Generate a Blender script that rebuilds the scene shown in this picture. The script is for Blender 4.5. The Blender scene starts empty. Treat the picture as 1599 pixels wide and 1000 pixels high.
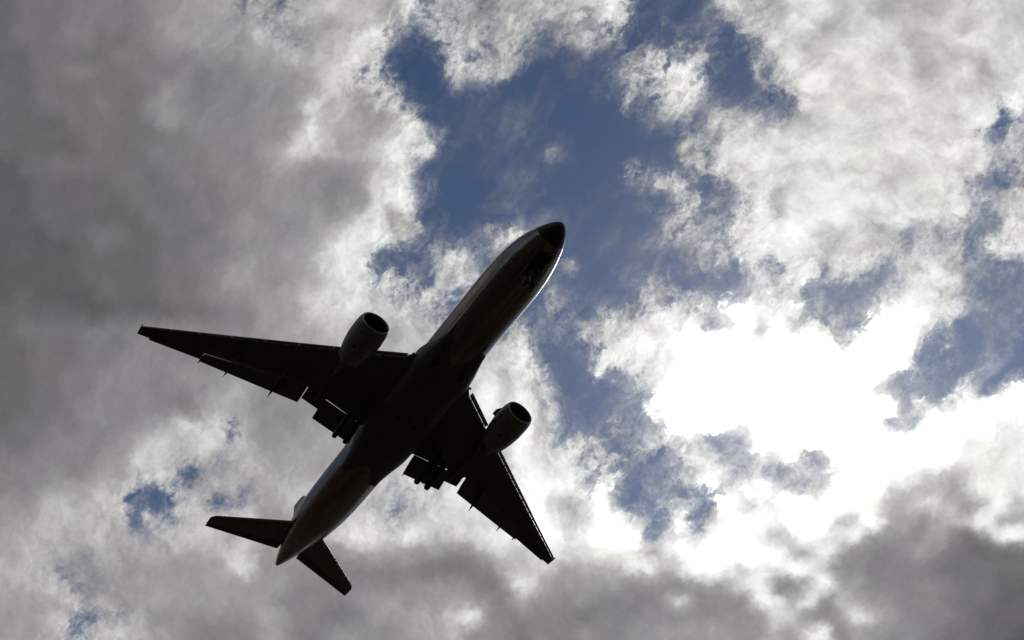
import bpy, math, random
import numpy as np
from mathutils import Vector, Matrix

# ---------------------------------------------------------------- camera, world, sun, exposure
sc = bpy.context.scene
col = sc.collection
R = math.radians
CAM = Vector((0, 0, 1.7))
AX = np.array([[-0.59238, -0.67858, -0.43429], [-0.80421, 0.53036, 0.26826], [0.04829, 0.50818, -0.8599]])   # columns: right, up, back
cd = bpy.data.cameras.new('camera'); cam = bpy.data.objects.new('camera', cd); col.objects.link(cam)
cd.sensor_width = 36; cd.lens = 36 * 1200 / 1599; cd.clip_start = .1; cd.clip_end = 30000
m4 = Matrix(AX.tolist()).to_4x4(); m4.translation = CAM
cam.matrix_world = m4
sc.camera = cam
sc.view_settings.view_transform = 'Standard'; sc.view_settings.look = 'None'
sc.view_settings.exposure = 0; sc.view_settings.gamma = 1
sc.render.engine = 'CYCLES'
sc.cycles.use_denoising = True
sc.cycles.transparent_max_bounces = 16
sc.cycles.max_bounces = 6

SUN_EL, SUN_AZ = 51.3, -66.8          # degrees; azimuth from +X
w = bpy.data.worlds.new('World'); sc.world = w; w.use_nodes = True
nt = w.node_tree; nt.nodes.clear()
st = nt.nodes.new('ShaderNodeTexSky'); st.sky_type = 'NISHITA'; st.sun_disc = False
st.sun_elevation = R(SUN_EL); st.sun_rotation = R(90 - SUN_AZ)
st.air_density = 1.0; st.dust_density = .35; st.ozone_density = 6.0
bg = nt.nodes.new('ShaderNodeBackground'); bg.inputs[1].default_value = .05
wo = nt.nodes.new('ShaderNodeOutputWorld')
nt.links.new(st.outputs[0], bg.inputs[0]); nt.links.new(bg.outputs[0], wo.inputs[0])
sl = bpy.data.lights.new('sun', 'SUN'); sl.energy = 3.0; sl.angle = R(.53); sl.color = (1, .95, .88)
so = bpy.data.objects.new('sun', sl); col.objects.link(so)
sd = Vector((math.cos(R(SUN_EL)) * math.cos(R(SUN_AZ)), math.cos(R(SUN_EL)) * math.sin(R(SUN_AZ)), math.sin(R(SUN_EL))))
so.rotation_euler = sd.to_track_quat('Z', 'Y').to_euler(); so.location = sd * 200

# ---------------------------------------------------------------- node helpers
def mat(name):
    m = bpy.data.materials.new(name); m.use_nodes = True; m.node_tree.nodes.clear(); return m
class NT:
    def __init__(s, m): s.t = m.node_tree
    def n(s, kind, **kw):
        nd = s.t.nodes.new('ShaderNode' + kind)
        for k, v in kw.items():
            if k.startswith('i'): 
                key = k[1:]; key = int(key) if key.isdigit() else key
                s.put(nd.inputs[key], v)
            else: setattr(nd, k, v)
        return nd
    def put(s, inp, v):
        if isinstance(v, bpy.types.NodeSocket): s.t.links.new(v, inp)
        else: inp.default_value = v
    def math(s, op, a, b=0.0, c=0.0, clamp=False):
        nd = s.t.nodes.new('ShaderNodeMath'); nd.operation = op; nd.use_clamp = clamp
        for i, v in enumerate((a, b, c)): s.put(nd.inputs[i], v)
        return nd.outputs[0]
    def mix(s, f, a, b):
        nd = s.t.nodes.new('ShaderNodeMix'); nd.data_type = 'RGBA'
        s.put(nd.inputs[0], f); s.put(nd.inputs[6], a); s.put(nd.inputs[7], b); return nd.outputs[2]
    def ramp(s, f, stops):
        nd = s.t.nodes.new('ShaderNodeValToRGB'); s.put(nd.inputs[0], f)
        e = nd.color_ramp.elements
        while len(e) < len(stops): e.new(.5)
        for x, (p, c) in zip(e, stops): x.position = p; x.color = (*c, 1) if len(c) == 3 else c
        return nd.outputs[0]

# ---------------------------------------------------------------- sky: a dome of broken cloud 6 km out
# A chart of the cloud field over the part of the sky in front of the viewer: tangent-plane chart of the
# celestial sphere, 64 x 40 cells. BRIGHT is the cloud's light and shade, painted in as brightness (dark = low
# numbers), COVER is how much of the sky the cloud hides (9 all, 0 none).
BRIGHT = [
    [100, 110, 110, 110, 120, 120, 120, 120, 120, 130, 140, 150, 150, 160, 160, 170, 150, 150, 160, 170, 180, 180, 180, 180, 170, 190, 160, 160, 160, 160, 160, 170, 160, 160, 170, 170, 170, 190, 200, 180, 160, 160, 160, 160, 160, 180, 170, 190, 170, 190, 200, 200, 180, 190, 180, 170, 170, 170, 170, 190, 190, 200, 190, 190],
    [100, 110, 110, 110, 120, 120, 120, 120, 120, 130, 150, 150, 150, 150, 150, 160, 160, 140, 150, 160, 160, 170, 180, 190, 190, 180, 150, 150, 160, 160, 150, 170, 170, 160, 160, 160, 160, 160, 170, 160, 160, 160, 160, 160, 160, 160, 180, 180, 180, 200, 200, 170, 170, 190, 190, 190, 180, 180, 190, 190, 180, 190, 190, 190],
    [100, 110, 110, 110, 120, 120, 110, 110, 120, 130, 140, 150, 150, 150, 150, 150, 180, 160, 140, 150, 160, 190, 190, 190, 170, 160, 160, 160, 160, 180, 160, 170, 180, 160, 160, 170, 170, 160, 160, 160, 150, 150, 150, 150, 150, 160, 180, 170, 200, 190, 180, 180, 190, 200, 200, 190, 180, 170, 180, 190, 200, 200, 190, 200],
    [100, 100, 110, 110, 110, 110, 110, 120, 120, 120, 130, 130, 140, 140, 140, 150, 150, 160, 170, 170, 170, 190, 190, 170, 150, 150, 150, 140, 190, 170, 160, 170, 170, 160, 150, 150, 160, 150, 150, 170, 170, 160, 160, 160, 160, 160, 160, 170, 170, 190, 180, 190, 200, 200, 200, 190, 200, 170, 180, 180, 190, 190, 200, 200],
    [100, 100, 110, 110, 120, 120, 110, 110, 120, 120, 120, 130, 120, 130, 130, 140, 140, 150, 150, 160, 180, 190, 170, 160, 150, 150, 150, 150, 180, 180, 170, 180, 170, 160, 160, 160, 160, 160, 160, 170, 160, 190, 190, 170, 160, 160, 160, 170, 160, 190, 210, 210, 200, 200, 200, 200, 200, 170, 180, 190, 200, 170, 190, 200],
    [100, 100, 110, 110, 110, 110, 110, 110, 110, 120, 140, 130, 120, 120, 130, 130, 140, 140, 150, 160, 180, 170, 160, 180, 170, 160, 160, 160, 160, 160, 160, 160, 170, 160, 160, 160, 160, 160, 160, 170, 160, 200, 200, 180, 160, 160, 160, 170, 150, 190, 210, 210, 200, 200, 200, 200, 210, 180, 190, 190, 180, 180, 190, 210],
    [100, 100, 110, 110, 110, 110, 120, 110, 110, 130, 140, 130, 120, 130, 130, 130, 140, 140, 150, 190, 170, 160, 150, 180, 190, 170, 160, 160, 160, 160, 160, 160, 170, 160, 160, 160, 160, 160, 160, 170, 160, 180, 190, 170, 160, 160, 160, 170, 150, 150, 200, 190, 200, 190, 200, 200, 200, 200, 200, 200, 200, 190, 150, 220],
    [100, 100, 100, 100, 110, 110, 110, 110, 110, 120, 140, 130, 130, 130, 130, 130, 140, 140, 150, 190, 170, 170, 160, 150, 170, 190, 170, 160, 160, 160, 160, 160, 160, 160, 160, 160, 160, 160, 160, 160, 160, 170, 170, 160, 180, 170, 160, 170, 150, 160, 190, 190, 200, 200, 200, 200, 200, 200, 200, 200, 200, 200, 150, 170],
    [100, 100, 100, 100, 100, 110, 110, 110, 110, 110, 120, 120, 130, 130, 130, 130, 140, 140, 170, 200, 180, 160, 160, 170, 190, 190, 180, 170, 160, 160, 160, 160, 160, 160, 160, 160, 160, 160, 160, 160, 160, 160, 170, 170, 170, 190, 200, 200, 190, 190, 200, 200, 200, 200, 200, 200, 200, 200, 200, 200, 210, 190, 150, 170],
    [100, 100, 100, 100, 100, 110, 110, 110, 110, 120, 120, 120, 120, 130, 130, 130, 150, 160, 190, 190, 170, 160, 170, 190, 210, 190, 170, 160, 160, 160, 160, 160, 160, 160, 170, 160, 160, 160, 160, 160, 160, 160, 170, 170, 180, 190, 200, 210, 200, 210, 210, 210, 210, 210, 200, 200, 210, 210, 200, 210, 200, 190, 160, 170],
    [90, 100, 100, 110, 110, 110, 110, 110, 110, 110, 120, 120, 120, 130, 130, 130, 140, 150, 150, 140, 140, 140, 150, 180, 200, 190, 170, 160, 160, 160, 160, 160, 160, 160, 160, 160, 160, 160, 160, 170, 170, 160, 170, 170, 180, 190, 200, 210, 200, 190, 200, 190, 200, 200, 200, 190, 180, 190, 200, 200, 180, 190, 170, 180],
    [90, 90, 100, 100, 100, 100, 100, 110, 110, 110, 110, 120, 120, 120, 130, 130, 140, 140, 140, 140, 130, 130, 150, 190, 200, 200, 180, 160, 160, 160, 160, 160, 160, 160, 160, 160, 160, 160, 160, 170, 170, 180, 170, 170, 170, 180, 200, 210, 190, 200, 210, 210, 210, 210, 200, 180, 190, 200, 200, 190, 180, 170, 150, 170],
    [90, 90, 100, 100, 100, 100, 100, 100, 110, 110, 110, 110, 120, 120, 130, 130, 140, 140, 140, 140, 130, 140, 150, 190, 200, 200, 180, 160, 160, 160, 160, 160, 160, 160, 160, 160, 160, 160, 160, 160, 160, 160, 170, 170, 170, 170, 190, 210, 150, 200, 210, 210, 210, 210, 210, 200, 200, 190, 190, 180, 180, 180, 160, 180],
    [90, 90, 100, 100, 100, 100, 100, 100, 100, 110, 110, 110, 120, 120, 130, 140, 130, 140, 140, 150, 140, 150, 180, 200, 170, 200, 180, 160, 160, 160, 160, 160, 160, 160, 160, 160, 160, 160, 160, 160, 160, 180, 180, 170, 170, 170, 200, 220, 160, 210, 220, 220, 220, 200, 190, 200, 200, 200, 190, 180, 180, 150, 180, 190],
    [90, 90, 90, 100, 100, 100, 110, 110, 100, 100, 110, 110, 110, 120, 140, 140, 140, 140, 140, 150, 160, 180, 200, 210, 190, 170, 180, 160, 160, 160, 170, 170, 190, 180, 160, 160, 160, 160, 160, 160, 160, 180, 180, 170, 170, 190, 210, 220, 220, 230, 220, 190, 180, 200, 170, 190, 170, 180, 180, 180, 160, 150, 170, 190],
    [90, 90, 90, 90, 90, 100, 110, 100, 100, 100, 110, 110, 120, 120, 130, 140, 140, 140, 150, 160, 180, 200, 190, 170, 160, 150, 150, 170, 160, 160, 170, 170, 180, 160, 160, 160, 160, 160, 160, 160, 160, 170, 170, 170, 170, 170, 200, 230, 220, 220, 200, 180, 180, 190, 180, 190, 180, 190, 180, 180, 180, 170, 200, 190],
    [90, 90, 90, 90, 90, 100, 100, 100, 100, 100, 110, 110, 120, 130, 140, 150, 140, 140, 150, 170, 190, 200, 200, 170, 170, 170, 160, 180, 190, 180, 190, 190, 170, 170, 170, 170, 160, 160, 160, 160, 160, 170, 170, 170, 170, 170, 180, 190, 160, 220, 220, 160, 190, 200, 180, 160, 160, 180, 190, 170, 160, 160, 160, 160],
    [90, 90, 90, 90, 90, 100, 100, 100, 100, 100, 110, 110, 120, 130, 150, 150, 140, 140, 150, 170, 190, 200, 200, 170, 180, 170, 160, 180, 190, 180, 180, 180, 170, 170, 170, 170, 160, 160, 160, 160, 190, 180, 170, 170, 170, 170, 170, 190, 180, 210, 210, 160, 190, 190, 180, 160, 160, 210, 200, 180, 160, 160, 160, 160],
    [90, 100, 90, 90, 90, 90, 100, 100, 100, 100, 110, 110, 120, 130, 140, 140, 150, 150, 160, 190, 200, 200, 190, 170, 180, 170, 180, 180, 180, 190, 190, 190, 170, 170, 170, 170, 170, 170, 160, 170, 180, 180, 170, 180, 170, 170, 170, 190, 190, 180, 160, 160, 160, 160, 160, 180, 220, 210, 190, 180, 180, 160, 160, 160],
    [100, 100, 100, 100, 100, 90, 90, 100, 100, 100, 100, 110, 110, 120, 130, 130, 150, 150, 160, 190, 200, 200, 190, 180, 180, 190, 180, 170, 180, 190, 190, 190, 170, 170, 170, 170, 170, 170, 170, 170, 180, 200, 210, 190, 190, 220, 250, 230, 230, 200, 180, 170, 160, 160, 190, 250, 250, 250, 210, 190, 180, 170, 160, 160],
    [100, 110, 110, 110, 110, 120, 120, 120, 120, 130, 130, 130, 130, 130, 130, 130, 150, 150, 160, 170, 180, 180, 170, 170, 170, 180, 180, 180, 180, 180, 180, 180, 190, 180, 170, 170, 170, 170, 190, 190, 160, 210, 220, 250, 180, 210, 300, 190, 300, 180, 220, 180, 160, 170, 400, 500, 400, 210, 170, 170, 170, 170, 170, 170],
    [100, 100, 110, 110, 110, 120, 120, 120, 130, 130, 130, 130, 130, 130, 140, 140, 140, 150, 150, 160, 170, 180, 180, 170, 170, 180, 180, 180, 180, 170, 180, 170, 200, 190, 170, 170, 170, 180, 200, 220, 220, 220, 250, 300, 300, 400, 400, 300, 400, 300, 400, 400, 200, 300, 400, 500, 500, 180, 160, 160, 160, 160, 160, 160],
    [100, 100, 110, 110, 110, 120, 120, 130, 130, 130, 130, 130, 130, 130, 140, 140, 140, 140, 150, 160, 160, 170, 170, 170, 170, 180, 180, 180, 180, 180, 180, 180, 210, 190, 180, 180, 180, 210, 220, 210, 190, 220, 250, 300, 400, 400, 400, 400, 400, 400, 400, 500, 500, 500, 500, 400, 250, 190, 170, 190, 170, 190, 170, 170],
    [100, 100, 110, 110, 120, 120, 130, 130, 130, 130, 130, 140, 140, 140, 150, 150, 140, 140, 140, 150, 160, 170, 170, 170, 180, 180, 180, 180, 190, 190, 190, 180, 200, 190, 170, 170, 170, 220, 180, 180, 190, 220, 300, 400, 300, 250, 300, 400, 400, 500, 500, 500, 500, 500, 400, 210, 160, 160, 160, 160, 200, 160, 160, 200],
    [100, 100, 110, 110, 120, 120, 130, 130, 130, 130, 130, 130, 140, 150, 160, 160, 140, 140, 140, 140, 150, 160, 170, 170, 180, 180, 180, 190, 190, 190, 210, 190, 210, 180, 180, 170, 170, 170, 170, 170, 170, 300, 400, 400, 400, 400, 500, 500, 400, 500, 500, 500, 500, 500, 230, 180, 160, 160, 160, 180, 220, 160, 200, 230],
    [100, 100, 110, 110, 120, 130, 130, 130, 130, 130, 130, 130, 150, 170, 160, 150, 140, 140, 140, 140, 150, 160, 160, 170, 180, 180, 180, 190, 190, 210, 220, 190, 210, 180, 180, 170, 170, 170, 170, 170, 230, 250, 400, 400, 400, 500, 500, 500, 400, 500, 500, 500, 500, 500, 400, 400, 180, 190, 210, 220, 250, 250, 300, 250],
    [100, 110, 110, 120, 120, 130, 130, 130, 140, 150, 160, 180, 180, 190, 150, 160, 140, 140, 140, 150, 150, 170, 170, 170, 180, 180, 180, 190, 190, 200, 210, 180, 210, 180, 180, 180, 170, 180, 180, 170, 170, 220, 300, 400, 400, 300, 230, 300, 400, 500, 500, 500, 500, 400, 400, 180, 180, 400, 400, 300, 300, 250, 220, 230],
    [110, 110, 120, 130, 130, 130, 130, 140, 160, 180, 180, 170, 180, 180, 170, 160, 140, 150, 150, 150, 160, 160, 170, 170, 180, 180, 180, 180, 200, 190, 190, 190, 220, 190, 190, 180, 200, 180, 170, 170, 170, 210, 190, 220, 160, 160, 180, 400, 400, 400, 400, 400, 400, 400, 400, 400, 300, 300, 300, 250, 230, 220, 220, 220],
    [120, 120, 130, 130, 130, 130, 140, 150, 180, 180, 170, 170, 170, 150, 160, 170, 160, 160, 160, 160, 160, 160, 170, 180, 180, 180, 180, 180, 190, 190, 190, 190, 220, 200, 200, 210, 180, 180, 180, 170, 170, 170, 190, 200, 190, 160, 170, 220, 220, 300, 180, 170, 400, 400, 400, 400, 250, 400, 300, 250, 220, 220, 210, 220],
    [130, 130, 130, 140, 130, 140, 150, 160, 170, 170, 170, 150, 150, 150, 160, 170, 170, 160, 160, 160, 160, 170, 170, 190, 180, 180, 180, 190, 190, 190, 190, 190, 220, 220, 210, 220, 180, 180, 180, 170, 180, 180, 180, 190, 210, 180, 160, 180, 160, 170, 200, 160, 250, 400, 400, 250, 250, 220, 190, 190, 200, 210, 220, 220],
    [130, 130, 140, 150, 160, 160, 170, 170, 180, 150, 170, 160, 160, 170, 160, 160, 160, 170, 170, 180, 180, 180, 180, 190, 170, 180, 190, 180, 200, 210, 210, 210, 220, 230, 220, 220, 170, 210, 190, 180, 170, 170, 170, 180, 190, 190, 220, 220, 210, 170, 160, 200, 400, 400, 400, 210, 190, 180, 170, 160, 200, 220, 220, 210],
    [140, 140, 160, 170, 170, 170, 180, 180, 170, 160, 160, 170, 170, 170, 160, 160, 160, 160, 170, 180, 180, 180, 180, 160, 170, 170, 190, 200, 200, 210, 210, 210, 220, 230, 200, 170, 210, 230, 180, 170, 170, 170, 180, 170, 180, 240, 190, 230, 220, 300, 300, 250, 400, 300, 230, 180, 170, 190, 190, 170, 160, 190, 220, 180],
    [150, 160, 170, 170, 170, 170, 180, 180, 160, 160, 180, 180, 180, 180, 180, 180, 150, 150, 160, 170, 180, 180, 190, 190, 170, 170, 190, 200, 200, 200, 200, 200, 220, 240, 210, 180, 200, 240, 240, 200, 180, 170, 240, 180, 170, 250, 250, 240, 230, 400, 400, 300, 200, 200, 250, 170, 160, 150, 170, 180, 190, 220, 180, 170],
    [160, 170, 170, 170, 160, 170, 170, 170, 150, 160, 170, 180, 180, 170, 160, 180, 160, 160, 160, 170, 180, 200, 210, 190, 190, 200, 190, 180, 190, 190, 210, 220, 210, 240, 250, 200, 220, 250, 250, 250, 170, 170, 220, 160, 230, 250, 300, 230, 190, 220, 250, 220, 200, 220, 170, 150, 140, 140, 160, 140, 120, 150, 220, 220],
    [160, 170, 170, 160, 160, 150, 160, 150, 160, 160, 160, 170, 170, 170, 180, 180, 150, 150, 150, 140, 140, 150, 160, 160, 150, 160, 150, 140, 140, 150, 180, 190, 180, 200, 210, 200, 200, 210, 220, 220, 180, 210, 250, 250, 300, 300, 300, 250, 250, 190, 180, 220, 170, 150, 140, 130, 140, 150, 140, 120, 110, 110, 120, 120],
    [170, 170, 170, 150, 140, 150, 150, 150, 150, 150, 150, 150, 150, 160, 180, 190, 150, 150, 140, 140, 130, 130, 130, 130, 130, 130, 120, 120, 120, 120, 140, 160, 180, 190, 180, 160, 170, 170, 180, 220, 210, 170, 200, 250, 250, 220, 200, 220, 200, 240, 210, 180, 140, 140, 130, 130, 130, 130, 120, 110, 110, 110, 110, 110],
    [160, 170, 170, 180, 160, 160, 150, 150, 150, 150, 150, 150, 150, 160, 150, 150, 150, 150, 140, 130, 130, 130, 130, 130, 130, 140, 140, 150, 140, 130, 120, 140, 200, 180, 150, 150, 150, 150, 150, 140, 150, 140, 140, 160, 160, 170, 200, 220, 140, 150, 180, 220, 160, 150, 130, 130, 130, 130, 130, 120, 110, 110, 100, 100],
    [160, 160, 160, 170, 170, 160, 160, 150, 150, 150, 150, 150, 150, 150, 150, 150, 150, 140, 130, 130, 130, 130, 140, 140, 150, 140, 150, 150, 160, 150, 140, 130, 160, 140, 140, 130, 140, 130, 130, 130, 130, 140, 180, 140, 140, 140, 150, 220, 200, 170, 210, 150, 170, 160, 150, 140, 130, 130, 130, 120, 110, 110, 100, 100],
    [150, 160, 160, 180, 170, 160, 160, 150, 160, 150, 140, 140, 140, 140, 140, 140, 160, 150, 130, 130, 120, 120, 130, 150, 150, 150, 160, 160, 190, 200, 140, 130, 130, 130, 130, 130, 120, 130, 130, 130, 140, 140, 140, 140, 140, 140, 140, 160, 190, 180, 150, 140, 150, 200, 170, 150, 140, 130, 130, 120, 110, 100, 100, 100],
    [150, 150, 160, 170, 170, 170, 170, 170, 170, 160, 150, 140, 130, 130, 130, 130, 150, 150, 130, 120, 130, 140, 140, 140, 140, 150, 160, 160, 170, 140, 140, 130, 120, 130, 130, 130, 140, 130, 130, 140, 140, 150, 150, 150, 150, 150, 140, 150, 170, 160, 200, 200, 140, 160, 150, 140, 140, 130, 120, 110, 110, 100, 100, 90]]
COVER = [
    [9, 9, 9, 9, 9, 9, 9, 9, 9, 9, 9, 9, 9, 9, 7, 4, 6, 3, 6, 9, 9, 9, 9, 9, 9, 9, 3, 6, 6, 7, 5, 8, 7, 6, 6, 7, 7, 8, 9, 3, 0, 1, 1, 1, 2, 8, 6, 8, 8, 9, 9, 9, 9, 9, 9, 9, 9, 9, 9, 9, 9, 9, 9, 9],
    [9, 9, 9, 9, 9, 9, 9, 9, 9, 9, 9, 9, 9, 9, 6, 7, 6, 6, 8, 8, 9, 9, 9, 9, 6, 2, 3, 5, 5, 6, 5, 8, 8, 5, 5, 6, 5, 3, 5, 1, 0, 2, 2, 2, 2, 4, 8, 8, 7, 9, 9, 9, 9, 9, 9, 9, 9, 9, 9, 9, 9, 9, 9, 9],
    [9, 9, 9, 9, 9, 9, 9, 9, 9, 9, 9, 9, 9, 9, 9, 9, 9, 6, 4, 8, 9, 9, 9, 8, 3, 0, 2, 4, 5, 8, 5, 8, 6, 3, 2, 5, 7, 4, 4, 2, 1, 2, 3, 2, 2, 1, 4, 5, 9, 9, 9, 9, 9, 9, 9, 9, 9, 9, 9, 9, 9, 9, 9, 9],
    [9, 9, 9, 9, 9, 9, 9, 9, 9, 9, 9, 9, 9, 9, 9, 9, 9, 9, 8, 9, 9, 9, 9, 5, 1, 0, 0, 2, 7, 4, 5, 7, 6, 2, 1, 2, 1, 1, 2, 5, 6, 3, 3, 5, 2, 1, 1, 4, 8, 9, 9, 9, 9, 9, 9, 9, 9, 9, 9, 9, 9, 9, 9, 9],
    [9, 9, 9, 9, 9, 9, 9, 9, 9, 9, 9, 9, 9, 9, 9, 9, 9, 9, 9, 9, 9, 8, 6, 4, 0, 0, 0, 1, 6, 5, 6, 6, 4, 0, 0, 1, 0, 0, 3, 5, 3, 7, 8, 4, 3, 1, 0, 4, 4, 8, 9, 9, 9, 9, 9, 9, 9, 9, 9, 9, 9, 9, 9, 9],
    [9, 9, 9, 9, 9, 9, 9, 9, 9, 9, 9, 9, 9, 9, 9, 9, 9, 9, 9, 9, 9, 7, 6, 6, 7, 0, 0, 0, 3, 2, 1, 0, 0, 0, 0, 0, 0, 1, 2, 5, 3, 7, 9, 6, 3, 1, 0, 3, 4, 8, 9, 9, 9, 9, 9, 9, 9, 9, 9, 9, 9, 9, 9, 9],
    [9, 9, 9, 9, 9, 9, 9, 9, 9, 9, 9, 9, 9, 9, 9, 9, 9, 9, 9, 9, 9, 7, 7, 9, 8, 2, 0, 0, 0, 1, 0, 0, 0, 0, 0, 0, 0, 0, 0, 4, 1, 5, 8, 5, 4, 2, 2, 2, 0, 2, 8, 9, 9, 9, 9, 9, 9, 9, 9, 9, 9, 9, 4, 9],
    [9, 9, 9, 9, 9, 9, 9, 9, 9, 9, 9, 9, 9, 9, 9, 9, 9, 9, 9, 9, 9, 9, 9, 9, 9, 6, 1, 0, 0, 0, 0, 0, 0, 0, 0, 0, 0, 0, 0, 0, 1, 3, 3, 3, 6, 7, 6, 4, 4, 6, 9, 9, 9, 9, 9, 9, 9, 9, 9, 9, 9, 8, 2, 5],
    [9, 9, 9, 9, 9, 9, 9, 9, 9, 9, 9, 9, 9, 9, 9, 9, 9, 9, 9, 9, 9, 9, 9, 9, 9, 9, 6, 3, 0, 0, 0, 0, 0, 0, 0, 0, 0, 0, 0, 0, 0, 0, 3, 4, 5, 9, 9, 8, 8, 9, 9, 9, 9, 9, 9, 9, 9, 9, 9, 9, 9, 4, 1, 6],
    [9, 9, 9, 9, 9, 9, 9, 9, 9, 9, 9, 9, 9, 9, 9, 9, 9, 9, 9, 9, 9, 9, 9, 9, 8, 7, 6, 0, 0, 0, 0, 0, 0, 1, 3, 0, 0, 0, 0, 0, 0, 0, 4, 6, 6, 9, 9, 9, 9, 9, 9, 9, 9, 9, 9, 9, 9, 9, 9, 9, 9, 7, 4, 6],
    [9, 9, 9, 9, 9, 9, 9, 9, 9, 9, 9, 9, 9, 9, 9, 9, 9, 9, 9, 9, 9, 9, 9, 9, 9, 8, 1, 0, 0, 0, 0, 0, 0, 0, 0, 0, 0, 0, 0, 4, 2, 1, 2, 5, 6, 7, 8, 9, 9, 9, 9, 9, 9, 9, 9, 9, 9, 9, 9, 9, 8, 7, 4, 6],
    [9, 9, 9, 9, 9, 9, 9, 9, 9, 9, 9, 9, 9, 9, 9, 9, 9, 9, 9, 9, 9, 9, 9, 9, 9, 7, 0, 0, 0, 0, 0, 0, 0, 0, 0, 0, 0, 0, 0, 3, 3, 7, 5, 3, 3, 4, 8, 9, 9, 9, 9, 9, 9, 9, 9, 9, 9, 9, 9, 8, 4, 3, 2, 4],
    [9, 9, 9, 9, 9, 9, 9, 9, 9, 9, 9, 9, 9, 9, 9, 9, 9, 9, 9, 9, 9, 9, 9, 9, 9, 8, 2, 0, 0, 0, 0, 0, 0, 0, 0, 0, 0, 0, 0, 0, 0, 0, 3, 5, 2, 2, 5, 8, 6, 9, 9, 9, 9, 9, 9, 9, 9, 9, 9, 8, 7, 4, 7, 8],
    [9, 9, 9, 9, 9, 9, 9, 9, 9, 9, 9, 9, 9, 9, 9, 9, 9, 9, 9, 9, 9, 9, 9, 9, 9, 8, 1, 1, 0, 0, 0, 1, 0, 0, 0, 0, 0, 0, 0, 0, 0, 5, 6, 3, 3, 3, 7, 9, 7, 9, 9, 9, 9, 9, 9, 9, 9, 9, 9, 8, 7, 1, 5, 9],
    [9, 9, 9, 9, 9, 9, 9, 9, 9, 9, 9, 9, 9, 9, 9, 9, 9, 9, 9, 9, 9, 9, 9, 9, 8, 7, 3, 1, 0, 0, 4, 6, 6, 2, 0, 0, 0, 0, 0, 0, 0, 5, 5, 4, 3, 5, 9, 9, 9, 9, 9, 9, 8, 9, 7, 7, 4, 4, 4, 6, 2, 1, 5, 9],
    [9, 9, 9, 9, 9, 9, 9, 9, 9, 9, 9, 9, 9, 9, 9, 9, 9, 9, 9, 9, 9, 9, 9, 4, 5, 3, 2, 5, 2, 1, 3, 4, 0, 0, 0, 0, 0, 0, 0, 0, 1, 2, 3, 4, 5, 4, 7, 9, 9, 9, 7, 7, 8, 8, 7, 7, 3, 5, 7, 6, 4, 3, 7, 7],
    [9, 9, 9, 9, 9, 9, 9, 9, 9, 9, 9, 9, 9, 9, 9, 9, 9, 9, 9, 9, 9, 9, 9, 1, 1, 2, 1, 6, 8, 5, 2, 0, 0, 0, 2, 6, 0, 0, 0, 0, 0, 1, 2, 4, 4, 3, 4, 6, 3, 8, 9, 5, 8, 8, 5, 4, 5, 8, 8, 8, 5, 2, 2, 3],
    [9, 9, 9, 9, 9, 9, 9, 9, 9, 9, 9, 9, 9, 9, 9, 9, 9, 9, 9, 9, 9, 9, 9, 4, 5, 3, 2, 6, 5, 6, 4, 0, 0, 0, 3, 1, 1, 0, 0, 1, 5, 4, 1, 1, 1, 2, 3, 5, 6, 8, 6, 3, 6, 5, 2, 3, 6, 9, 9, 8, 4, 1, 2, 3],
    [9, 9, 9, 9, 9, 9, 9, 9, 9, 9, 9, 9, 9, 9, 9, 9, 9, 9, 9, 9, 9, 9, 9, 8, 4, 5, 7, 4, 3, 4, 5, 6, 0, 0, 4, 2, 2, 2, 0, 2, 5, 5, 4, 5, 3, 3, 4, 6, 6, 5, 1, 1, 1, 1, 3, 7, 8, 9, 8, 8, 3, 1, 1, 2],
    [9, 9, 9, 9, 9, 9, 9, 9, 9, 9, 9, 9, 9, 9, 9, 9, 9, 9, 9, 9, 9, 9, 9, 9, 8, 8, 5, 5, 4, 5, 7, 7, 0, 2, 2, 2, 1, 3, 3, 5, 5, 8, 7, 6, 6, 7, 9, 9, 9, 7, 2, 3, 3, 2, 6, 9, 9, 9, 8, 8, 3, 3, 1, 1],
    [9, 9, 9, 9, 9, 9, 9, 9, 9, 9, 9, 9, 9, 9, 9, 9, 9, 9, 9, 9, 9, 9, 9, 9, 9, 9, 8, 7, 7, 7, 7, 4, 5, 1, 1, 2, 4, 6, 7, 8, 6, 8, 9, 9, 3, 8, 9, 8, 9, 7, 8, 6, 3, 2, 5, 9, 9, 8, 3, 1, 0, 0, 0, 2],
    [9, 9, 9, 9, 9, 9, 9, 9, 9, 9, 9, 9, 9, 9, 9, 9, 9, 9, 9, 9, 9, 9, 9, 9, 9, 9, 9, 9, 9, 9, 8, 6, 8, 1, 1, 2, 3, 5, 8, 8, 9, 9, 9, 9, 9, 9, 9, 9, 9, 9, 9, 9, 6, 9, 9, 9, 9, 5, 1, 3, 0, 0, 0, 0],
    [9, 9, 9, 9, 9, 9, 9, 9, 9, 9, 9, 9, 9, 9, 9, 9, 9, 9, 9, 9, 9, 9, 9, 9, 9, 9, 9, 9, 9, 9, 8, 8, 9, 3, 0, 0, 1, 7, 8, 8, 7, 9, 9, 9, 9, 9, 9, 9, 9, 9, 9, 9, 9, 9, 9, 9, 8, 3, 1, 3, 0, 2, 0, 0],
    [9, 9, 9, 9, 9, 9, 9, 9, 9, 9, 9, 9, 9, 9, 9, 9, 9, 9, 9, 9, 9, 9, 9, 9, 9, 9, 9, 9, 9, 9, 9, 9, 8, 7, 1, 0, 0, 4, 0, 4, 6, 8, 9, 9, 9, 9, 9, 9, 9, 9, 9, 9, 9, 9, 9, 6, 3, 3, 2, 1, 4, 0, 0, 3],
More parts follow.
